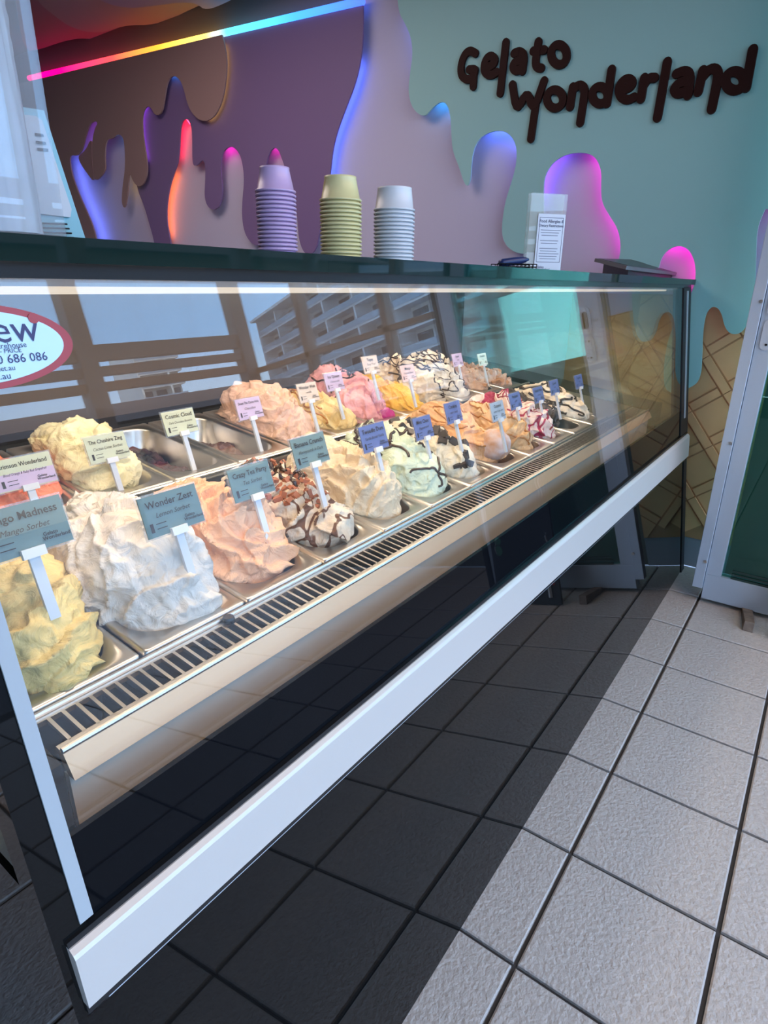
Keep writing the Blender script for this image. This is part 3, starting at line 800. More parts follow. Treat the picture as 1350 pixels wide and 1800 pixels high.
f, o = G('f', 6, .30, gm('cookie_gelato', (0.80, 0.70, 0.52), (0.74, 0.62, 0.45)), 72, 'cream gelato dotted with black cookie pieces', res=(200, 90), fold=4, amp=.8)
chunks(f, o, dchoc, 46, 4, .06, 'cookie_piece')
f, o = G('f', 7, .30, gm('apricot_gelato', (0.78, 0.46, 0.22), (0.68, 0.36, 0.16)), 83, 'apricot coloured gelato behind the sugared bun', ys=.08, res=(200, 90))
drizzle(f, o, caramel, 7, 3, .010)
f, o = G('f', 8, .27, gm('caramel_gelato', (0.74, 0.50, 0.27), (0.64, 0.38, 0.18)), 95, 'light caramel gelato with swirled folds right of the sugared bun', res=(200, 90))
drizzle(f, o, caramel, 7, 3, .011)
f, o = G('f', 9, .30, gm('berry_ripple_gelato', (0.86, 0.74, 0.68), (0.80, 0.62, 0.56), ripple=(0.40, 0.03, 0.09), rs=8, rw=.06), 101, 'white gelato rippled with dark red berry sauce', res=(180, 80), amp=1.2)
drizzle(f, o, berry, 4, 3, .010)
f, o = G('f', 10, .17, gm('dark_choc_gelato', (0.085, 0.055, 0.050), (0.05, 0.032, 0.03)), 113, 'low heap of dark chocolate gelato in the front row', ys=.1, hy=.42, res=(140, 60))
f, o = G('f', 11, .25, gm('stripe_gelato', (0.84, 0.74, 0.58), (0.76, 0.62, 0.46)), 124, 'cream gelato with dark chocolate stripes, last pan of the front row', ys=.05, res=(160, 70))
drizzle(f, o, choc, 15, 9, .014)
# --- back row
f, o = G('b', 1, .14, gm('red_sorbet', (0.86, 0.24, 0.12), (0.72, 0.15, 0.08)), 131, 'bright orange red sorbet at the left of the back row', hy=.47)
f, o = G('b', 2, .27, gm('lime_gelato', (0.84, 0.76, 0.47), (0.78, 0.67, 0.38)), 142, 'pale lime yellow sorbet, heaped in the back row', hy=.45)
f, o = G('b', 3, .05, gm('dark_red_gelato', (0.10, 0.012, 0.02), (0.015, 0.012, 0.016)), 151, 'remains of dark red and black sorbet low in its pan', sink=-.20, hx=.20, hy=.43)
f, o = G('b', 4, .05, gm('brown_gelato', (0.20, 0.09, 0.06), (0.10, 0.045, 0.03)), 162, 'remains of brown chocolate gelato low in its pan', sink=-.18, hx=.20, hy=.43)
f, o = G('b', 5, .34, gm('peach_gelato', (0.84, 0.56, 0.42), (0.78, 0.48, 0.35)), 171, 'large folded peach coloured gelato mound', hy=.50, hx=.275)
f, o = G('b', 6, .24, gm('custard_gelato', (0.80, 0.62, 0.30), (0.72, 0.50, 0.20)), 182, 'pale custard yellow gelato between the peach and the pink ones', ys=-.05, hy=.45)
drizzle(f, o, caramel, 5, 2, .010)
f, o = G('b', 7, .36, gm('pink_gelato', (0.84, 0.42, 0.42), (0.78, 0.36, 0.37)), 191, 'pink gelato with thin chocolate drizzle', res=(190, 90), hx=.275)
drizzle(f, o, choc, 10, 12, .009)
fp = gfield(backs[7] + PW * .62, YR + .22, .12, .11, .12, 5)
pc = mound(fp, 60, 26, gm('magenta_topping', (0.55, 0.03, 0.22), (0.85, 0.45, 0.62)), 'patch of magenta berry topping on the pink gelato corner', (backs[7] + PW * .62, YR + .22, dz(YR + .22)), 'berry_topping', 'topping')
f, o = G('b', 8, .22, gm('mango_deep_gelato', (0.82, 0.50, 0.08), (0.72, 0.38, 0.05)), 203, 'deep yellow mango gelato in the back row', ys=-.03)
f, o = G('b', 9, .40, gm('drizzled_cream_gelato', (0.80, 0.70, 0.54), (0.72, 0.58, 0.42)), 211, 'cream gelato covered in black drizzle behind the pink card', res=(190, 90), hx=.28)
drizzle(f, o, choc, 22, 15, .009)
f, o = G('b', 10, .38, gm('thin_line_gelato', (0.78, 0.72, 0.62), (0.70, 0.62, 0.50)), 222, 'cream gelato with thin dark lines under the apple shaped card', hx=.28)
drizzle(f, o, choc, 20, 17, .008)
f, o = G('b', 11, .20, gm('hazel_gelato', (0.52, 0.34, 0.24), (0.40, 0.24, 0.16)), 231, 'brown and cream gelato near the far end of the back row', res=(120, 60))
chunks(f, o, crumb, 40, 3, .05)
f, o = G('b', 12, .15, gm('nut_gelato', (0.62, 0.44, 0.34), (0.46, 0.28, 0.2)), 242, 'chopped nut gelato at the far end of the back row', res=(120, 60))
chunks(f, o, crumb, 60, 4, .06)
# sugared bun stuck in the apricot gelato
bx = np.array((fronts[7] + PW * .55, YF + .27, dz(YF + .27) + .09)); b = MB()
T, Pp = np.meshgrid(np.linspace(0, 2 * np.pi, 48, endpoint=False), np.linspace(-np.pi / 2, np.pi / 2, 28))
D = np.stack([np.cos(T) * np.cos(Pp), np.sin(T) * np.cos(Pp), np.sin(Pp)], -1)
R_ = 1 + .07 * noise3(D * 2.2 + 9) + .03 * noise3(D * 7)
V = bx + D * R_[..., None] * np.array((.165, .15, .155))
b.v = V.reshape(-1, 3).tolist(); b.f = [(i * 48 + j, i * 48 + (j + 1) % 48, (i + 1) * 48 + (j + 1) % 48, (i + 1) * 48 + j) for i in range(27) for j in range(48)]
o = b.make('sugared_bun', mat('bun_crust', (0.62, 0.55, 0.56), 0.8, color2=(0.50, 0.26, 0.14), vscale=26, bump=.6, bscale=60), loc=tuple(bx), smooth=True)
tag(o, 'round sugar dusted bun pushed into the apricot gelato', 'bun')

# ---------------------------------------------------------------- flavour cards
CARD = {}


def card_mat(n, c): return mat('card_' + n, c, 0.4)


tealc, bluec, creamc, lilac, pinkc = (0.115, 0.19, 0.20), (0.115, 0.15, 0.34), (0.58, 0.60, 0.42), (0.58, 0.44, 0.62), (0.74, 0.58, 0.48)


def flavour_tag(x, y, z, w, h, cname, ccol, title, sub, label, yaw=0.0, tilt=20, stem=0.28, c2=None, shape='rect', grp=None):
    t_ = math.radians(tilt); ya = math.radians(yaw)
    u = np.array((math.cos(ya), math.sin(ya), 0)); n = np.array((math.sin(ya) * math.cos(t_), -math.cos(ya) * math.cos(t_), math.sin(t_)))
    v = np.cross(n, u) * -1.0
    v = np.array((-n[0] * n[2], -n[1] * n[2], 1 - n[2] ** 2)); v /= np.linalg.norm(v)
    c = np.array((x, y, z)); base = c - v * (h / 2 + stem)
    r = root('flavour_tag', tuple(base)); tag(r, label, 'tag', 'flavour cards in the gelato')
    if shape == 'apple':
        pts = [c + u * w * .5 * math.cos(a) * (1 + .08 * math.cos(2 * a)) + v * (h * .62 * math.sin(a) * (1 - .12 * (math.sin(a) > .9))) for a in np.linspace(0, 2 * np.pi, 33)[:-1]]
        MB().prism(pts, n, 0.012).make('card', card_mat(cname, ccol), r)
        MB().tube([c + v * h * .58, c + v * h * .75 + u * .02], .008, 6).make('apple_stalk', card_mat('stalk', (.3, .2, .15)), r)
    else:
        MB().fbox(c, u, v, n, w * 1.06, h * 1.09, 0.008).make('card_sleeve', acrylic, r)
        MB().fbox(c + n * .008, u, v, n, w, h, 0.006).make('card', card_mat(cname, ccol), r)
        if c2: MB().fbox(c + n * .0145 - v * h * .22, u, v, n, w, h * .5, 0.0008).make('card_field', card_mat(c2[0], c2[1]), r)
    b_ = MB(); k = c + n * .0165
    if title: put_text(b_, title, k + v * h * .27, u, v, n, h * .24, 0.001, wmax=w * .84, off=.012)
    if sub: put_text(b_, sub, k + v * h * .0, u, v, n, h * .17, 0.001, wmax=w * .74, shear=.35)
    if shape == 'rect':
        b_.fbox(k - u * w * .40 - v * h * .27, u, v, n, w * .05, h * .22, .001)
        for q in (0, 1): b_.fbox(k - u * w * .24 - v * h * (.20 + .12 * q), u, v, n, w * .17, h * .02, .001)
        put_text(b_, 'Gelato', k + u * w * .26 - v * h * .22, u, v, n, h * .11, 0.001, off=.02)
        put_text(b_, 'Wonderland', k + u * w * .32 - v * h * .31, u, v, n, h * .11, 0.001, off=.02)
    b_.make('lettering', ink, r)
    MB().fbox(c - v * (h * .5 - .0) + n * .016, u, v, n, w * .27, h * .2, 0.02).make('clip', white_pl, r)
    MB().fbox(c - v * (h / 2 + stem / 2) - n * .0, u, v, n, w * .13, stem, 0.018).make('stem', clear_pl, r)
    return r


FT = [  # px of card centre, depth y, width, height, material, colour, title, subtitle, label
    ((40, 930), 1.62, .36, .21, 'teal', tealc, 'Mango Madness', 'Mango Sorbet', 'teal card at the left edge reading Mango Sorbet', None),
    ((300, 898), 1.52, .33, .20, 'teal', tealc, 'Wonder Zest', 'Lemon Sorbet', 'teal card reading Lemon Sorbet, in the white sorbet', None),
    ((440, 846), 1.62, .31, .19, 'teal', tealc, 'Crazy Tea Party', 'Tea Sorbet', 'teal card with glare standing in the pale orange sorbet', None),
    ((543, 792), 1.62, .31, .19, 'greyteal', (0.15, 0.22, 0.22), 'Banana Crunch', 'Honeycomb in Dark', 'grey teal card standing between the chocolate streaked and beige gelato', None),
    ((655, 769), 1.62, .30, .19, 'blue', bluec, 'Tweedle Dum', 'Vanilla Biscuit Vanilla', 'deep blue card standing in the beige gelato', None),
    ((742, 752), 1.62, .26, .18, 'blue', bluec, 'Mint Choc', 'Peppermint', 'blue card standing in the mint gelato', None),
    ((795, 725), 1.62, .26, .18, 'blue', bluec, 'Cookies', 'and cream', 'blue card behind the cookie dotted gelato', None),
    ((873, 723), 1.42, .26, .17, 'grey', (0.42, 0.47, 0.55), 'Caramel', 'salted fudge swirl', 'pale grey card standing in the light caramel gelato', None),
    ((904, 705), 1.62, .26, .17, 'blue', bluec, 'Fantastic', 'apple', 'blue card just left of the berry rippled gelato', None),
    ((945, 694), 1.62, .26, .17, 'blue', bluec, 'Rabbit Hole', 'Cherry', 'blue card standing in the berry rippled gelato', None),
    ((973, 681), 1.62, .26, .17, 'blue', bluec, 'Queen', 'choc', 'blue card between dark chocolate and striped gelato', None),
    ((1016, 671), 1.62, .26, .17, 'blue', bluec, 'Tea Pot', 'milk', 'blue card furthest right, in the striped cream gelato', None),
    ((42, 830), 2.92, .36, .20, 'creamcard', creamc, 'Crimson Wonderland', 'Blood Orange & Ruby Red Grapefruit', 'cream and lilac card standing in the orange red sorbet', ('lilac', lilac)),
    ((187, 787), 2.92, .30, .185, 'creamcard', creamc, 'The Cheshire Zing', 'Cactus Lime Sorbet', 'cream card standing in the pale lime sorbet', None),
    ((315, 742), 2.97, .29, .185, 'creamcard', creamc, 'Cosmic Cloud', 'Dark Chocolate Brownie', 'cream card above the nearly empty dark red pan', None),
    ((437, 718), 2.97, .28, .18, 'lilac', lilac, 'Down The Choco Hole', 'Chocolate', 'lilac card above the nearly empty brown chocolate pan', None),
    ((540, 690), 2.97, .27, .18, 'peachcard', pinkc, 'Wonder Wish', 'vanilla', 'peach coloured card in the peach gelato', None),
    ((586, 671), 2.97, .27, .18, 'lilac', lilac, 'Ice Queen', 'Cheesecake', 'lilac card above the custard yellow gelato', None),
    ((650, 641), 2.97, .27, .18, 'peachcard', pinkc, 'Topsy', 'Turvy Treat', 'peach coloured card standing in the pink gelato', None),
    ((716, 656), 2.77, .27, .18, 'pinkcard', (0.80, 0.55, 0.52), 'Mango', 'Tropical Dream', 'pink card above the deep yellow mango gelato', None),
    ((803, 633), 3.07, .26, .17, 'lilac', lilac, 'Hazel', 'nutty', 'small lilac card right of the apple shaped card', None),
    ((847, 632), 3.07, .26, .17, 'mintcard', (0.62, 0.74, 0.66), 'Pistachio', 'nut', 'pale mint card, furthest right of the back row', None)]
for (px, py), y, w, h, cn, cc, ti, su_, lab, c2 in FT:
    P = at(px, py, (0, 1, 0), (0, y, 0)); flavour_tag(P[0], P[1], P[2], w * .93, h * .93, cn, cc, ti, su_, lab, tilt=18, c2=c2)
P = at(772, 637, (0, 1, 0), (0, 3.35, 0))
flavour_tag(P[0], P[1], P[2], .25, .21, 'applecard', (0.80, 0.72, 0.68), 'Apple', 'Tea Party', 'white apple shaped card among the back row cards', shape='apple')

# ---------------------------------------------------------------- on top of the cabinet
def cup_stack(px, y, n, rt, rb_, hcup, step, m, colour, rimm):
    P = at(px, 450, (0, 1, 0), (0, y, 0)); x = P[0]
    prof = [(0, hcup), (rb_ * .93, hcup), (rb_, hcup), (rb_ * .995, hcup - .01), (rt - .003, .013), (rt + .004, .011), (rt + .007, .006), (rt + .004, 0), (rt - .004, .001), (rt - .010, .013), (rb_ - .012, hcup - .02), (0, hcup - .02)]
    c0 = None
    for k in range(n):
        lab = ('%s paper cup at the top of its upside down stack' if k == n - 1 else '%s paper cup, ' + (ordn[n - 1 - k] if n - 1 - k < 13 else ['fourteenth', 'fifteenth', 'sixteenth', 'seventeenth', 'eighteenth'][n - 14 - k]) + ' from the top of its stack') % colour
        if c0 is None:
            c0 = MB().lathe(prof, (x, y, ZT), 36).make('paper_cup', m, loc=(x, y, ZT), smooth=True); c = c0
        else:
            c = c0.copy(); col.objects.link(c); c.location = (x * S, y * S, (ZT + k * step) * S)
        tag(c, lab, 'cup', colour + ' cups in the stack on the counter')
    return x


cup_pink = mat('lilac_cup_paper', (0.60, 0.40, 0.62), 0.3)
cup_yel = mat('yellow_cup_paper', (0.76, 0.66, 0.32), 0.3)
cup_wh = mat('white_cup_paper', (0.72, 0.72, 0.74), 0.35)
cup_stack(489.5, 1.45, 17, .088, .068, .105, .0177, cup_pink, 'lilac', None)
cup_stack(600, 1.42, 16, .103, .082, .115, .0192, cup_yel, 'yellow', None)
cup_stack(692, 1.42, 15, .113, .098, .120, .0205, cup_wh, 'white', None)

# tall clear box packed with wrapped white tubs at the left edge
bxr = root('clear_storage_box', (-1.60, 1.5, ZT)); tag(bxr, 'tall clear plastic box standing on the counter at the left edge', 'box')
X0, X1, Yb0, Yb1 = -1.91, -1.432, 1.32, 1.62
for nm, a_, b_ in (('side', (X0, Yb0, ZT), (X0 + .012, Yb1, 5.45)), ('side', (X1 - .012, Yb0, ZT), (X1, Yb1, 5.45)), ('side', (X0, Yb0, ZT), (X1, Yb0 + .012, 5.45)),
                   ('side', (X0, Yb1 - .012, ZT), (X1, Yb1, 5.45)), ('bottom', (X0, Yb0, ZT), (X1, Yb1, ZT + .03))):
    MB().box(a_, b_).make(nm, acrylic, bxr)
bagm = mat('wrinkled_white_wrap', (0.66, 0.68, 0.72), 0.3, 0, .6, color2=(0.55, .56, .60), vscale=9)
for k, (cx, cy, rr) in enumerate(((-1.79, 1.47, .112), (-1.558, 1.47, .112))):
    T, Z_ = np.meshgrid(np.linspace(0, 2 * np.pi, 72, endpoint=False), np.linspace(0, 1, 60))
    Q = np.stack([np.cos(T) * 2.4, np.sin(T) * 2.4, Z_ * 1.4 + 7 * k], -1)
    q = noise3(Q + 4); rdg = 1 - np.abs(noise3(Q * np.array((2, 2, 1.0)) + 11 + 3 * q[..., None]))
    R_ = rr * (0.93 + 0.10 * rdg ** 2 + .05 * q) * np.where(Z_ > .93, 1 - (Z_ - .93) * 7, 1) 
    V = np.stack([cx + R_ * np.cos(T), cy + R_ * np.sin(T), ZT + .035 + Z_ * 1.3], -1)
    b = MB(); b.v = V.reshape(-1, 3).tolist(); b.f = [(i * 72 + j, i * 72 + (j + 1) % 72, (i + 1) * 72 + (j + 1) % 72, (i + 1) * 72 + j) for i in range(59) for j in range(72)]
    o = b.make('wrapped_tub_sleeve', bagm, loc=(cx, cy, ZT + .035), smooth=True)
    tag(o, 'white wrapped tub sleeve in the %s half of the clear box' % ('left', 'right')[k], 'packaging')

# tilted blue and white notice behind the box
N0 = [at(a, b_, (0, 1, 0), (0, 2.3, 0)) for a, b_ in ((40, 425), (152, 425), (77, 194), (20, 185))]
r = root('counter_notice', tuple(N0[1])); tag(r, 'tilted pale blue notice with a white panel behind the clear box', 'notice')
nb = np.array((0, 1., 0))
zb = ZT; q = [N0[0], N0[1], N0[2], N0[3]]
q = [np.array((p[0], 2.3, max(p[2], zb))) for p in q]
MB().prism(q, nb, .03).make('board', mat('notice_blue', (0.32, 0.62, 0.70), .5), r)
qi = [np.array(at(a, b_, (0, 1, 0), (0, 2.295, 0))) for a, b_ in ((60, 375), (122, 382), (124, 368), (72, 212), (60, 204), (20, 200), (20, 370))]
MB().prism([(p[0], 2.285, p[2]) for p in qi], nb, .015).make('white_panel', mat('notice_white', (0.72, 0.74, 0.78), .5), r)
b = MB()
for k, (x0, x1, y) in enumerate(((60, 118, 392), (60, 122, 400), (60, 126, 408), (60, 130, 416), (62, 76, 236), (64, 80, 250), (66, 84, 262))):
    a_, c_ = at(x0, y, (0, 1, 0), (0, 2.28, 0)), at(x1, y + 2, (0, 1, 0), (0, 2.28, 0)); b.tube([a_, c_], .004 if k < 4 else .006, 4)
tag(b.make('print_lines', ink, r), kind='stuff')

# acrylic holder with the allergen notice
hp = at(967, 470, (0, 0, 1), (0, 0, 4.0)); 
Hc = at(949, 468, (0, 1, 0), (0, 1.45, 0)); Hc = np.array((Hc[0], 1.45, ZT))
ang = math.radians(-38); u = np.array((math.cos(ang), math.sin(ang), 0)); n = np.array((math.sin(ang), -math.cos(ang), 0)); v = np.array((0, 0, 1.))
DPT = float((Hc - CAM) @ RM[2]); ppx = DPT / FPX
hw_, hh_ = 68 * ppx, 124 * ppx
r = root('notice_holder', tuple(Hc)); tag(r, 'clear upright holder with the food allergy notice on the counter', 'holder')
MB().fbox(Hc + v * hh_ / 2, u, v, n, hw_, hh_, .012).make('back_sheet', acrylic_hold, r)
MB().fbox(Hc + v * hh_ / 2 + n * .05, u, v, n, hw_, hh_, .010).make('front_sheet', acrylic_hold, r)
MB().fbox(Hc + v * .006 + n * .0, u, n, v, hw_, .1, .012).make('foot', acrylic_hold, r)
pc_ = Hc + v * hh_ * .38 + u * hw_ * .10 + n * .064
sheet = MB().fbox(pc_, u, v, n, hw_ * .76, hh_ * .74, .004).make('notice_sheet', mat('notice_paper', (0.72, 0.74, 0.80), .6), r)
b = MB(); put_text(b, 'Food Allergies &', pc_ + v * hh_ * .28 + n * .004, u, v, n, hw_ * .10, .002, off=.02); put_text(b, 'Dietary Restrictions', pc_ + v * hh_ * .225 + n * .004, u, v, n, hw_ * .085, .002, off=.02)
for k in range(12):
    if k in (3, 6): continue
    b.fbox(pc_ + v * hh_ * (.17 - .033 * k) + n * .004 - u * hw_ * (.02 if k % 3 else 0), u, v, n, hw_ * (.56 - .05 * (k % 3)), hh_ * .007, .001)
put_text(b, 'Gelato', pc_ - v * hh_ * .30 - u * hw_ * .2 + n * .004, u, v, n, hw_ * .07, .002, off=.02)
put_text(b, 'Wonderland', pc_ - v * hh_ * .33 - u * hw_ * .12 + n * .004, u, v, n, hw_ * .07, .002, off=.02)
b.make('lettering', mat('notice_ink', (.12, .12, .18), .6), sheet)
b = MB(); w_, h_ = hw_ * .66, hh_ * .56; cc = pc_ + v * hh_ * .045 + n * .004
for s1, s2, a_, c_ in ((0, 1, w_, .004), (0, -1, w_, .004), (1, 0, .004, h_), (-1, 0, .004, h_)):
    b.fbox(cc + u * s1 * w_ / 2 + v * s2 * h_ / 2, u, v, n, a_, c_, .001)
b.make('printed_border', MATS['notice_ink'], sheet)

# wire tray with the dark blue marker
Tc = at(903, 468, (0, 1, 0), (0, 1.35, 0)); Tc = np.array((Tc[0], 1.35, ZT)); ppx = float((Tc - CAM) @ RM[2]) / FPX
tw, td = 72 * ppx, .16
r = root('wire_tray', tuple(Tc)); tag(r, 'small dark wire mesh tray beside the notice holder', 'tray')
b = MB(); hx_ = tw / 2
u3 = np.array((.72, -.69, 0)); n3 = np.array((.69, .72, 0))
for k in range(11):
    x_ = -hx_ + tw * k / 10
    b.tube([Tc + u3 * x_ - n3 * .07 + v * .05, Tc + u3 * x_ - n3 * .06 + v * .01, Tc + u3 * x_ + n3 * .06 + v * .01, Tc + u3 * x_ + n3 * .07 + v * .05], .004, 4)
for y_, z_ in ((-.07, .05), (-.065, .03), (-.03, .01), (.03, .01), (.065, .03), (.07, .05)): b.tube([Tc - u3 * hx_ + n3 * y_ + v * z_, Tc + u3 * hx_ + n3 * y_ + v * z_], .004, 4)
b.make('wire_mesh', black_semi, r)
b = MB(); Pn = [Tc + u3 * (-hx_ * .75 + hx_ * 1.5 * k / 8) + v * (.055 + .004 * k) for k in range(9)]
b.tube(Pn, [.022, .03, .03, .03, .03, .028, .026, .02, .008], 12)
pm = b.make('marker_body', mat('navy_plastic', (0.015, 0.03, 0.12), .35), loc=tuple(Tc + v * .05), smooth=True); pm.name = 'marker'
tag(pm, 'dark blue marker lying in the wire tray', 'marker')

# tablet till on a wedge stand
r = root('till_tablet', (5.0, 1.5, ZT)); tag(r, 'dark tablet till on a wedge stand at the right end of the counter', 'till')
def onz(px, py, y, z): 
    p = at(px, py, (0, 1, 0), (0, y, 0)); return np.array((p[0], y, z))
A = [np.array((4.15, 1.95, ZT + .33)), np.array((5.15, 1.95, ZT + .33)), np.array((5.75, 1.22, ZT + .13)), np.array((4.75, 1.22, ZT + .13))]
A = [at(1046, 454, (0, 1, 0), (0, 1.55, 0)), at(1108, 456, (0, 1, 0), (0, 1.75, 0)), at(1208, 481, (0, 1, 0), (0, 1.25, 0)), at(1100, 479, (0, 1, 0), (0, 1.02, 0))]
A[2][2] = A[3][2] = max(min(A[2][2], A[3][2]), ZT + .09)
nn = np.cross(A[1] - A[0], A[3] - A[0]); nn /= np.linalg.norm(nn); nn = nn if nn[2] > 0 else -nn
MB().prism([p - nn * .035 for p in A], nn, .035).make('tablet_body', mat('tablet_case', (0.16, 0.17, 0.18), .5, .2), r)
cA = sum(A) / 4
MB().prism([cA + (p - cA) * .93 for p in A], nn, .004).make('screen', mat('tablet_screen', (0.02, 0.03, 0.033), .35, 0, .3), r)
bA = [cA + (p - cA) * .8 - nn * .04 for p in A]
MB().hexa([np.array((p[0], p[1], ZT)) for p in (bA[0], bA[3], bA[2], bA[1])] + [bA[0], bA[3], bA[2], bA[1]]).make('stand', mat('tablet_stand', (0.03, 0.03, 0.035), .4), r)

# ---------------------------------------------------------------- wall lettering
sg = root('wall_sign', (6.86, 2.7, 6.4)); tag(sg, 'large dark brown dripping letters of the shop sign on the teal wall', 'sign')
letm = mat('sign_brown', (0.030, 0.008, 0.007), 0.6, 0, .15)
XS = 6.865


def ell(cx, cy, rx, ry, a0=0, a1=360, tilt=-8, n=26):
    P = []; tt = math.radians(tilt)
    for k in range(n + 1):
        a = math.radians(a0 + (a1 - a0) * k / n); x, y = rx * math.cos(a), ry * math.sin(a)
        P.append((cx + x * math.cos(tt) - y * math.sin(tt), cy + x * math.sin(tt) + y * math.cos(tt)))
    return P


LET = [('g', [[(325, 190), (308, 180), (292, 188), (280, 210), (273, 240), (276, 268), (292, 282), (310, 280), (322, 262), (325, 245), (303, 247)], [(320, 255), (317, 306)]]),
       ('e', [[(358, 240), (385, 234), (396, 214), (382, 197), (364, 206), (354, 235), (360, 262), (382, 268), (400, 256)]]), ('l', [[(432, 152), (412, 330)]]),
       ('a', [[(461, 190), (482, 182), (497, 198), (490, 252)], [(492, 214), (465, 218), (455, 236), (464, 253), (486, 246)]]),
       ('t', [[(546, 150), (535, 222), (541, 240), (556, 242)], [(528, 182), (566, 178)]]), ('o', [ell(618, 195, 27, 35)]),
       ('w', [[(455, 300), (470, 397), (507, 318), (528, 395), (566, 286)], [(536, 372), (519, 490)]]), ('o', [ell(604, 350, 28, 32)]),
       ('n', [[(657, 378), (667, 308)], [(667, 318), (690, 298), (709, 312), (705, 350), (692, 433)]]), ('d', [ell(762, 337, 27, 30), [(803, 247), (786, 366)]]),
       ('e', [[(830, 320), (865, 313), (879, 292), (863, 277), (840, 287), (826, 315), (835, 345), (860, 355), (881, 344)]]), ('r', [[(905, 350), (918, 276)], [(913, 305), (932, 276), (953, 276)]]),
       ('l', [[(998, 220), (963, 416)]]), ('a', [[(1030, 262), (1060, 250), (1080, 264), (1070, 337)], [(1075, 288), (1040, 292), (1020, 315), (1032, 335), (1066, 322)]]),
       ('n', [[(1106, 325), (1123, 250)], [(1120, 275), (1148, 242), (1177, 248), (1173, 290), (1153, 386)]]), ('d', [ell(1234, 287, 32, 33), [(1298, 177), (1274, 310)]])]


_sk = [0]


def stroke(b_, P, r_, x0, t_):
    P = [p[1:] for p in P]; P = [np.array(p) for p in P]; L_, R2 = [], []
    for i, p in enumerate(P):
        d = P[min(i + 1, len(P) - 1)] - P[max(i - 1, 0)]; d /= np.linalg.norm(d) + 1e-9; m_ = np.array((-d[1], d[0]))
        L_.append(p + m_ * r_); R2.append(p - m_ * r_)
    for i in range(len(P) - 1):
        _sk[0] += 1; t_ = .040 + .00004 * (_sk[0] % 97)
        b_.prism([(x0, *q) for q in (L_[i], L_[i + 1], R2[i + 1], R2[i])], (-1, 0, 0), t_)
    for p in P:
        _sk[0] += 1; t_ = .040 + .00004 * (_sk[0] % 97)
        b_.prism([(x0, p[0] + r_ * math.cos(a), p[1] + r_ * math.sin(a)) for a in np.linspace(0, 6.2832, 15)[:-1]], (-1, 0, 0), t_)


for ch, strokes in LET:
    b = MB()
    for st_ in strokes:
        closed = len(st_) == 27
        Pw = wp(st_, .5, 675, 0, XS)
        Pw = Pw if closed else smooth_open(Pw, 2)
        stroke(b, Pw, .053, XS - .004, .045)
    o = b.make('letter_' + ch, letm, sg)

# ---------------------------------------------------------------- glazed door leaf, wedge, chalkboard
DX = 5.87
dl = root('door_1', (DX + .1, -1.15, 0.06)); tag(dl, kind='structure')
zb, zt, ya, yb = 0.06, 8.2, 0.10, -2.30
fw = 0.30
alud = mat('door_aluminium', (0.50, 0.56, 0.64), 0.42, 0.4, bump=0.25, bscale=160)
MB().box((DX, ya - .13, zb + .36), (DX + .16, ya - .01 - fw, zt - .3)).make('stile', alud, dl, auto=.006)
MB().box((DX - .03, ya, zb + .15), (DX + .10, ya - .125, zt)).make('hinge_stile', alud, dl, auto=.006)
MB().box((DX, yb + fw * .8, zb + .36), (DX + .16, yb, zt - .3)).make('stile', alud, dl, auto=.006)
MB().box((DX, ya - .13, zb), (DX + .16, yb, zb + .36)).make('bottom_rail', alud, dl, auto=.006)
MB().box((DX, ya - .13, zt), (DX + .16, yb, zt - .3)).make('top_rail', alud, dl)
MB().box((DX + .06, ya - .30, zb + .36), (DX + .10, yb + fw * .8, zt - .3)).make('pane', glass_green, dl)
for k in range(3):
    MB().box((DX + .02 + .012 * k, ya - .42, zb + .36 + .045 * k), (DX + .06, yb + .24, zb + .385 + .045 * k)).make('glazing_bead', mat('green_black_bead', (0.02, 0.05, 0.045), .25), dl)
MB().box((DX - .02, yb - .10, 0.0), (DX + .16, yb - .02, 9.3)).make('seal', black_semi, dl)
for z_ in (0.60, 2.2, 3.85, 5.4, 7):
    MB().lathe([(0, 0.0), (.022, 0), (.022, .01), (.012, .02), (0, .02)], (0, 0, 0), 10)
    b = MB(); b.tube([(DX - .03, ya - .10, z_), (DX - .048, ya - .10, z_)], .02, 10); b.make('screw', steel, dl)
def plate(z0, z1, yc, w_, m_, nm):
    P = [(DX - .004, yc + (a - .5) * w_, z0 + b_ * (z1 - z0)) for a, b_ in [(.5 + .5 * math.cos(t), .17 + .17 * math.sin(t)) for t in np.linspace(math.pi, 2 * math.pi, 9)] + [(.5 + .5 * math.cos(t), .83 + .17 * math.sin(t)) for t in np.linspace(0, math.pi, 9)]]
    return MB().prism(P, (-1, 0, 0), .02).make(nm, m_, dl)
pl = plate(3.70, 4.05, ya - .24, .13, MATS['brushed_aluminium'], 'lock_plate'); plate(3.32, 3.66, ya - .24, .13, MATS['brushed_aluminium'], 'handle_plate')
plate(3.76, 3.99, ya - .245, .07, black_semi, 'lock_slot')
for z_ in (3.38, 3.60): b = MB(); b.tube([(DX - .024, ya - .24, z_), (DX - .034, ya - .24, z_)], .014, 8); b.make('screw', black_semi, dl)

wood = mat('scrap_wood', (0.22, 0.16, 0.12), .8, vary=.4, vscale=30, bump=.5, bscale=40)
wc = at(1322, 1106, (0, 0, 1), (0, 0, 0.05))
wd = MB().hexa([(5.38, -.71, 0), (5.38, -.60, 0), (6.05, -.50, 0), (6.05, -.62, 0), (5.40, -.71, .13), (5.40, -.60, .13), (6.05, -.50, .055), (6.05, -.62, .055)]).make('wood_wedge', wood, loc=(5.6, -.6, 0), auto=.004)
wd.data.flip_normals(); tag(wd, 'small weathered wood block wedged under the glazed door', 'wedge')

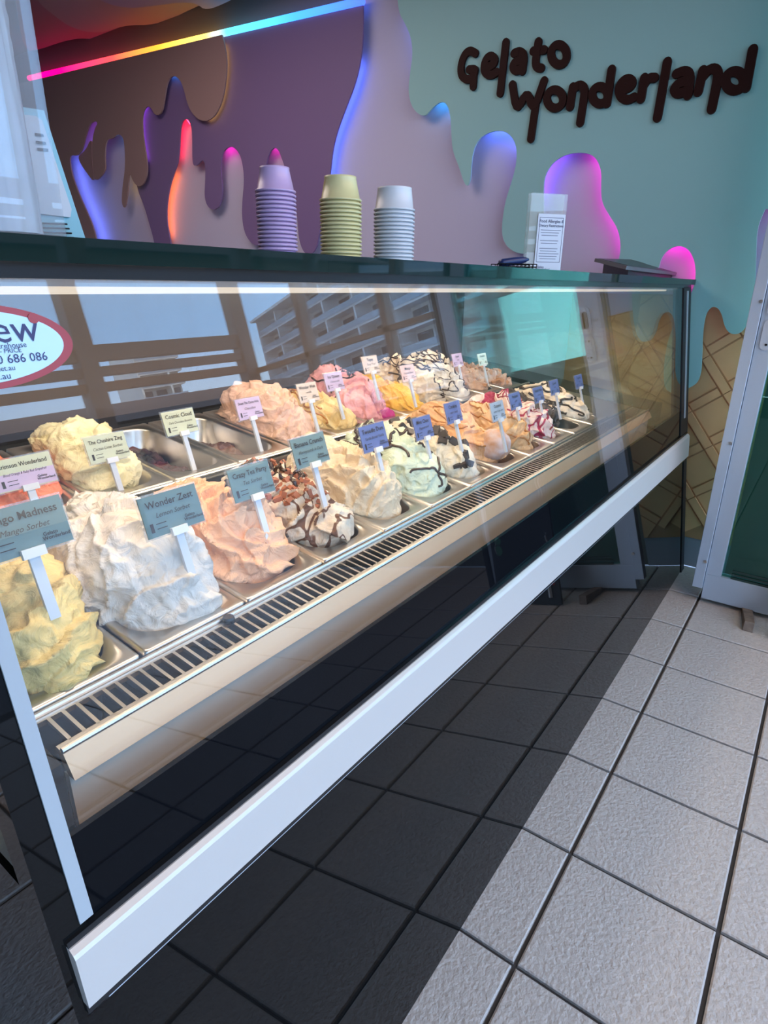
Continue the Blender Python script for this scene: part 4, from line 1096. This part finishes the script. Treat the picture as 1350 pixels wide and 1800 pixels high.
cbx = 5.30
cb = root('chalkboard', (cbx, -1.45, 0)); tag(cb, 'black chalkboard with chalk drawings leaning by the door, seen mirrored in the cabinet', 'sign board')
ntl = np.array((-.97, 0, .05)); ntl = np.array((-1., 0, 0.10)); ntl /= np.linalg.norm(ntl); vtl = np.array((.10, 0, 1.)); vtl /= np.linalg.norm(vtl); utl = np.array((0, 1., 0))
cc = np.array((cbx, -1.45, 0)) + vtl * 1.35
MB().fbox(cc, utl, vtl, -ntl, 1.02, 2.66, .05).make('board', mat('chalkboard_black', (.012, .014, .02), .55), cb)
chalk = mat('chalk_white', (.5, .5, .5), .9); chg = mat('chalk_green', (.08, .25, .16), .9); chb = mat('chalk_blue', (.08, .22, .30), .9); chr_ = mat('chalk_red', (.4, .04, .05), .9)
def cpt(a, b_): return cc + utl * a + vtl * b_ + ntl * .004
b = MB()
for s_ in (-1, 1):
    for z0 in (-.55, .25, .9): b.tube([cpt(s_ * (.42 + .02 * math.sin(k)), z0 + k * .05) for k in range(7)], .010, 4)
b.tube([cpt(.36, -1.22), cpt(.355, -1.02)], .03, 6); b.make('chalk_scroll', chalk, cb)
b = MB(); b.prism([cpt(.36 + .085 * math.cos(a), -1.03 + .12 * math.sin(a)) for a in np.linspace(0, math.pi, 12)], ntl, .004); b.make('chalk_toadstool', chr_, cb)
b = MB(); b.prism([cpt(-.38 + .06 * math.cos(a), -.35 + .06 * math.sin(a)) for a in np.linspace(0, 6.28, 16)[:-1]], ntl, .004); b.prism([cpt(-.38 + .06 * math.cos(a), -.50 + .08 * math.sin(a)) for a in np.linspace(0, 6.28, 16)[:-1]], ntl, .004); b.make('chalk_figure', chg, cb)
b = MB(); put_text(b, '@gelato', cpt(.02, -.90), -utl, vtl, ntl, .16, .004, off=0); 
for k in range(2): b.tube([cpt(.0 + .08 * k + .05 * math.cos(a) * a / 6, -1.12 + .05 * math.sin(a) * a / 6) for a in np.linspace(0, 12, 24)], .006, 4)
b.make('chalk_writing', chb, cb)

# ---------------------------------------------------------------- outside: street, houses, apartment blocks (seen mirrored in the glass)
tag(MB().box((-400, -420, -.5), (500, -8.45, -.32)).make('street', mat('asphalt', (.16, .16, .17), .9), loc=(0, -100, -.4)), kind='structure')
tag(MB().box((XW + .4, -8.45, -.5), (500, 300, -.32)).make('pavement', mat('paving', (.25, .24, .23), .9), loc=(20, 0, -.4)), kind='structure')
dglass = mat('far_window', (.06, .09, .12), .1)
conc = mat('apartment_paint', (.74, .75, .76), .8); conc2 = mat('tower_paint', (.74, .74, .70), .8)


def block(P0, ud, L, H, D, floors, bays, m_, name, label, balc=8.0):
    ud = np.array(ud, float); ud /= np.linalg.norm(ud); nd = np.array((ud[1], -ud[0], 0.)); 
    if nd @ (CAM - np.array((*P0, 0))) < 0: nd = -nd
    u = np.array((*ud[:2], 0)); v = np.array((0, 0, 1.)); o3 = np.array((*P0, 0.))
    r = root(name, tuple(o3)); tag(r, label, 'building')
    MB().fbox(o3 + u * L / 2 + v * H / 2, u, v, -nd, L, H, D).make('wall', m_, r)
    fh = H / floors; bw = L / bays
    MB().fbox(o3 + u * L / 2 + v * (H + .5) - nd * D * .0, u, nd, v, L * 1.03, balc * 2.6, 1.2).make('roof', m_, r)
    for i in range(floors):
        MB().fbox(o3 + u * L / 2 + v * (i * fh) + nd * balc / 2, u, nd, v, L, balc, 1.3).make('balcony_slab', m_, r)
        MB().fbox(o3 + u * L / 2 + v * (i * fh + fh * .24) + nd * balc, u, v, nd, L, fh * .28, .3).make('balustrade', mat('balustrade_glass', (.30, .38, .46), .2), r)
        w0 = None
        for j in range(bays):
            c = o3 + u * (j + .5) * bw + v * (i + .5) * fh + nd * .05
            if w0 is None: w0 = MB().fbox(c, u, v, nd, bw * .72, fh * .68, .3).make('window', dglass, r); c0_ = c
            else: k_ = copy_part(w0, r); d_ = (c - c0_) * S; k_.location = tuple(d_)
    for j in range(bays + 1):
        if j % 2 == 0: MB().fbox(o3 + u * j * bw + v * H / 2, u, v, nd, 1.4, H, balc).make('party_wall', m_, r)
    return r


block((252, -256), (-25, 63), 190, 60, 40, 7, 14, conc, 'apartment_building', 'grey apartment block with long balconies across the street')
block((222, -355), (1, .12), 30, 68, 30, 8, 3, conc2, 'apartment_tower', 'white apartment tower with stacked balconies far behind the houses', balc=6)
hs = root('house', (35, -45, 0)); tag(hs, 'low brown roofed brick house across the street', 'house')
MB().box((8, -70, -.3), (62, -48, 6.4)).make('wall', mat('cream_brick', (.40, .34, .26), .8), hs)
MB().hexa([(4, -74, 6.4), (66, -74, 6.4), (66, -44, 6.4), (4, -44, 6.4), (16, -62, 9.0), (54, -62, 9.0), (54, -56, 9.0), (16, -56, 9.0)]).make('roof', mat('brown_roof', (.07, .05, .045), .8), hs)
for x in (12, 20, 28, 36, 44, 52): MB().box((x, -48, 2.2), (x + 3.4, -47.9, 4.8)).make('window', dglass, hs)

for o in bpy.data.objects:
    if 'o_' in o: del o['o_']
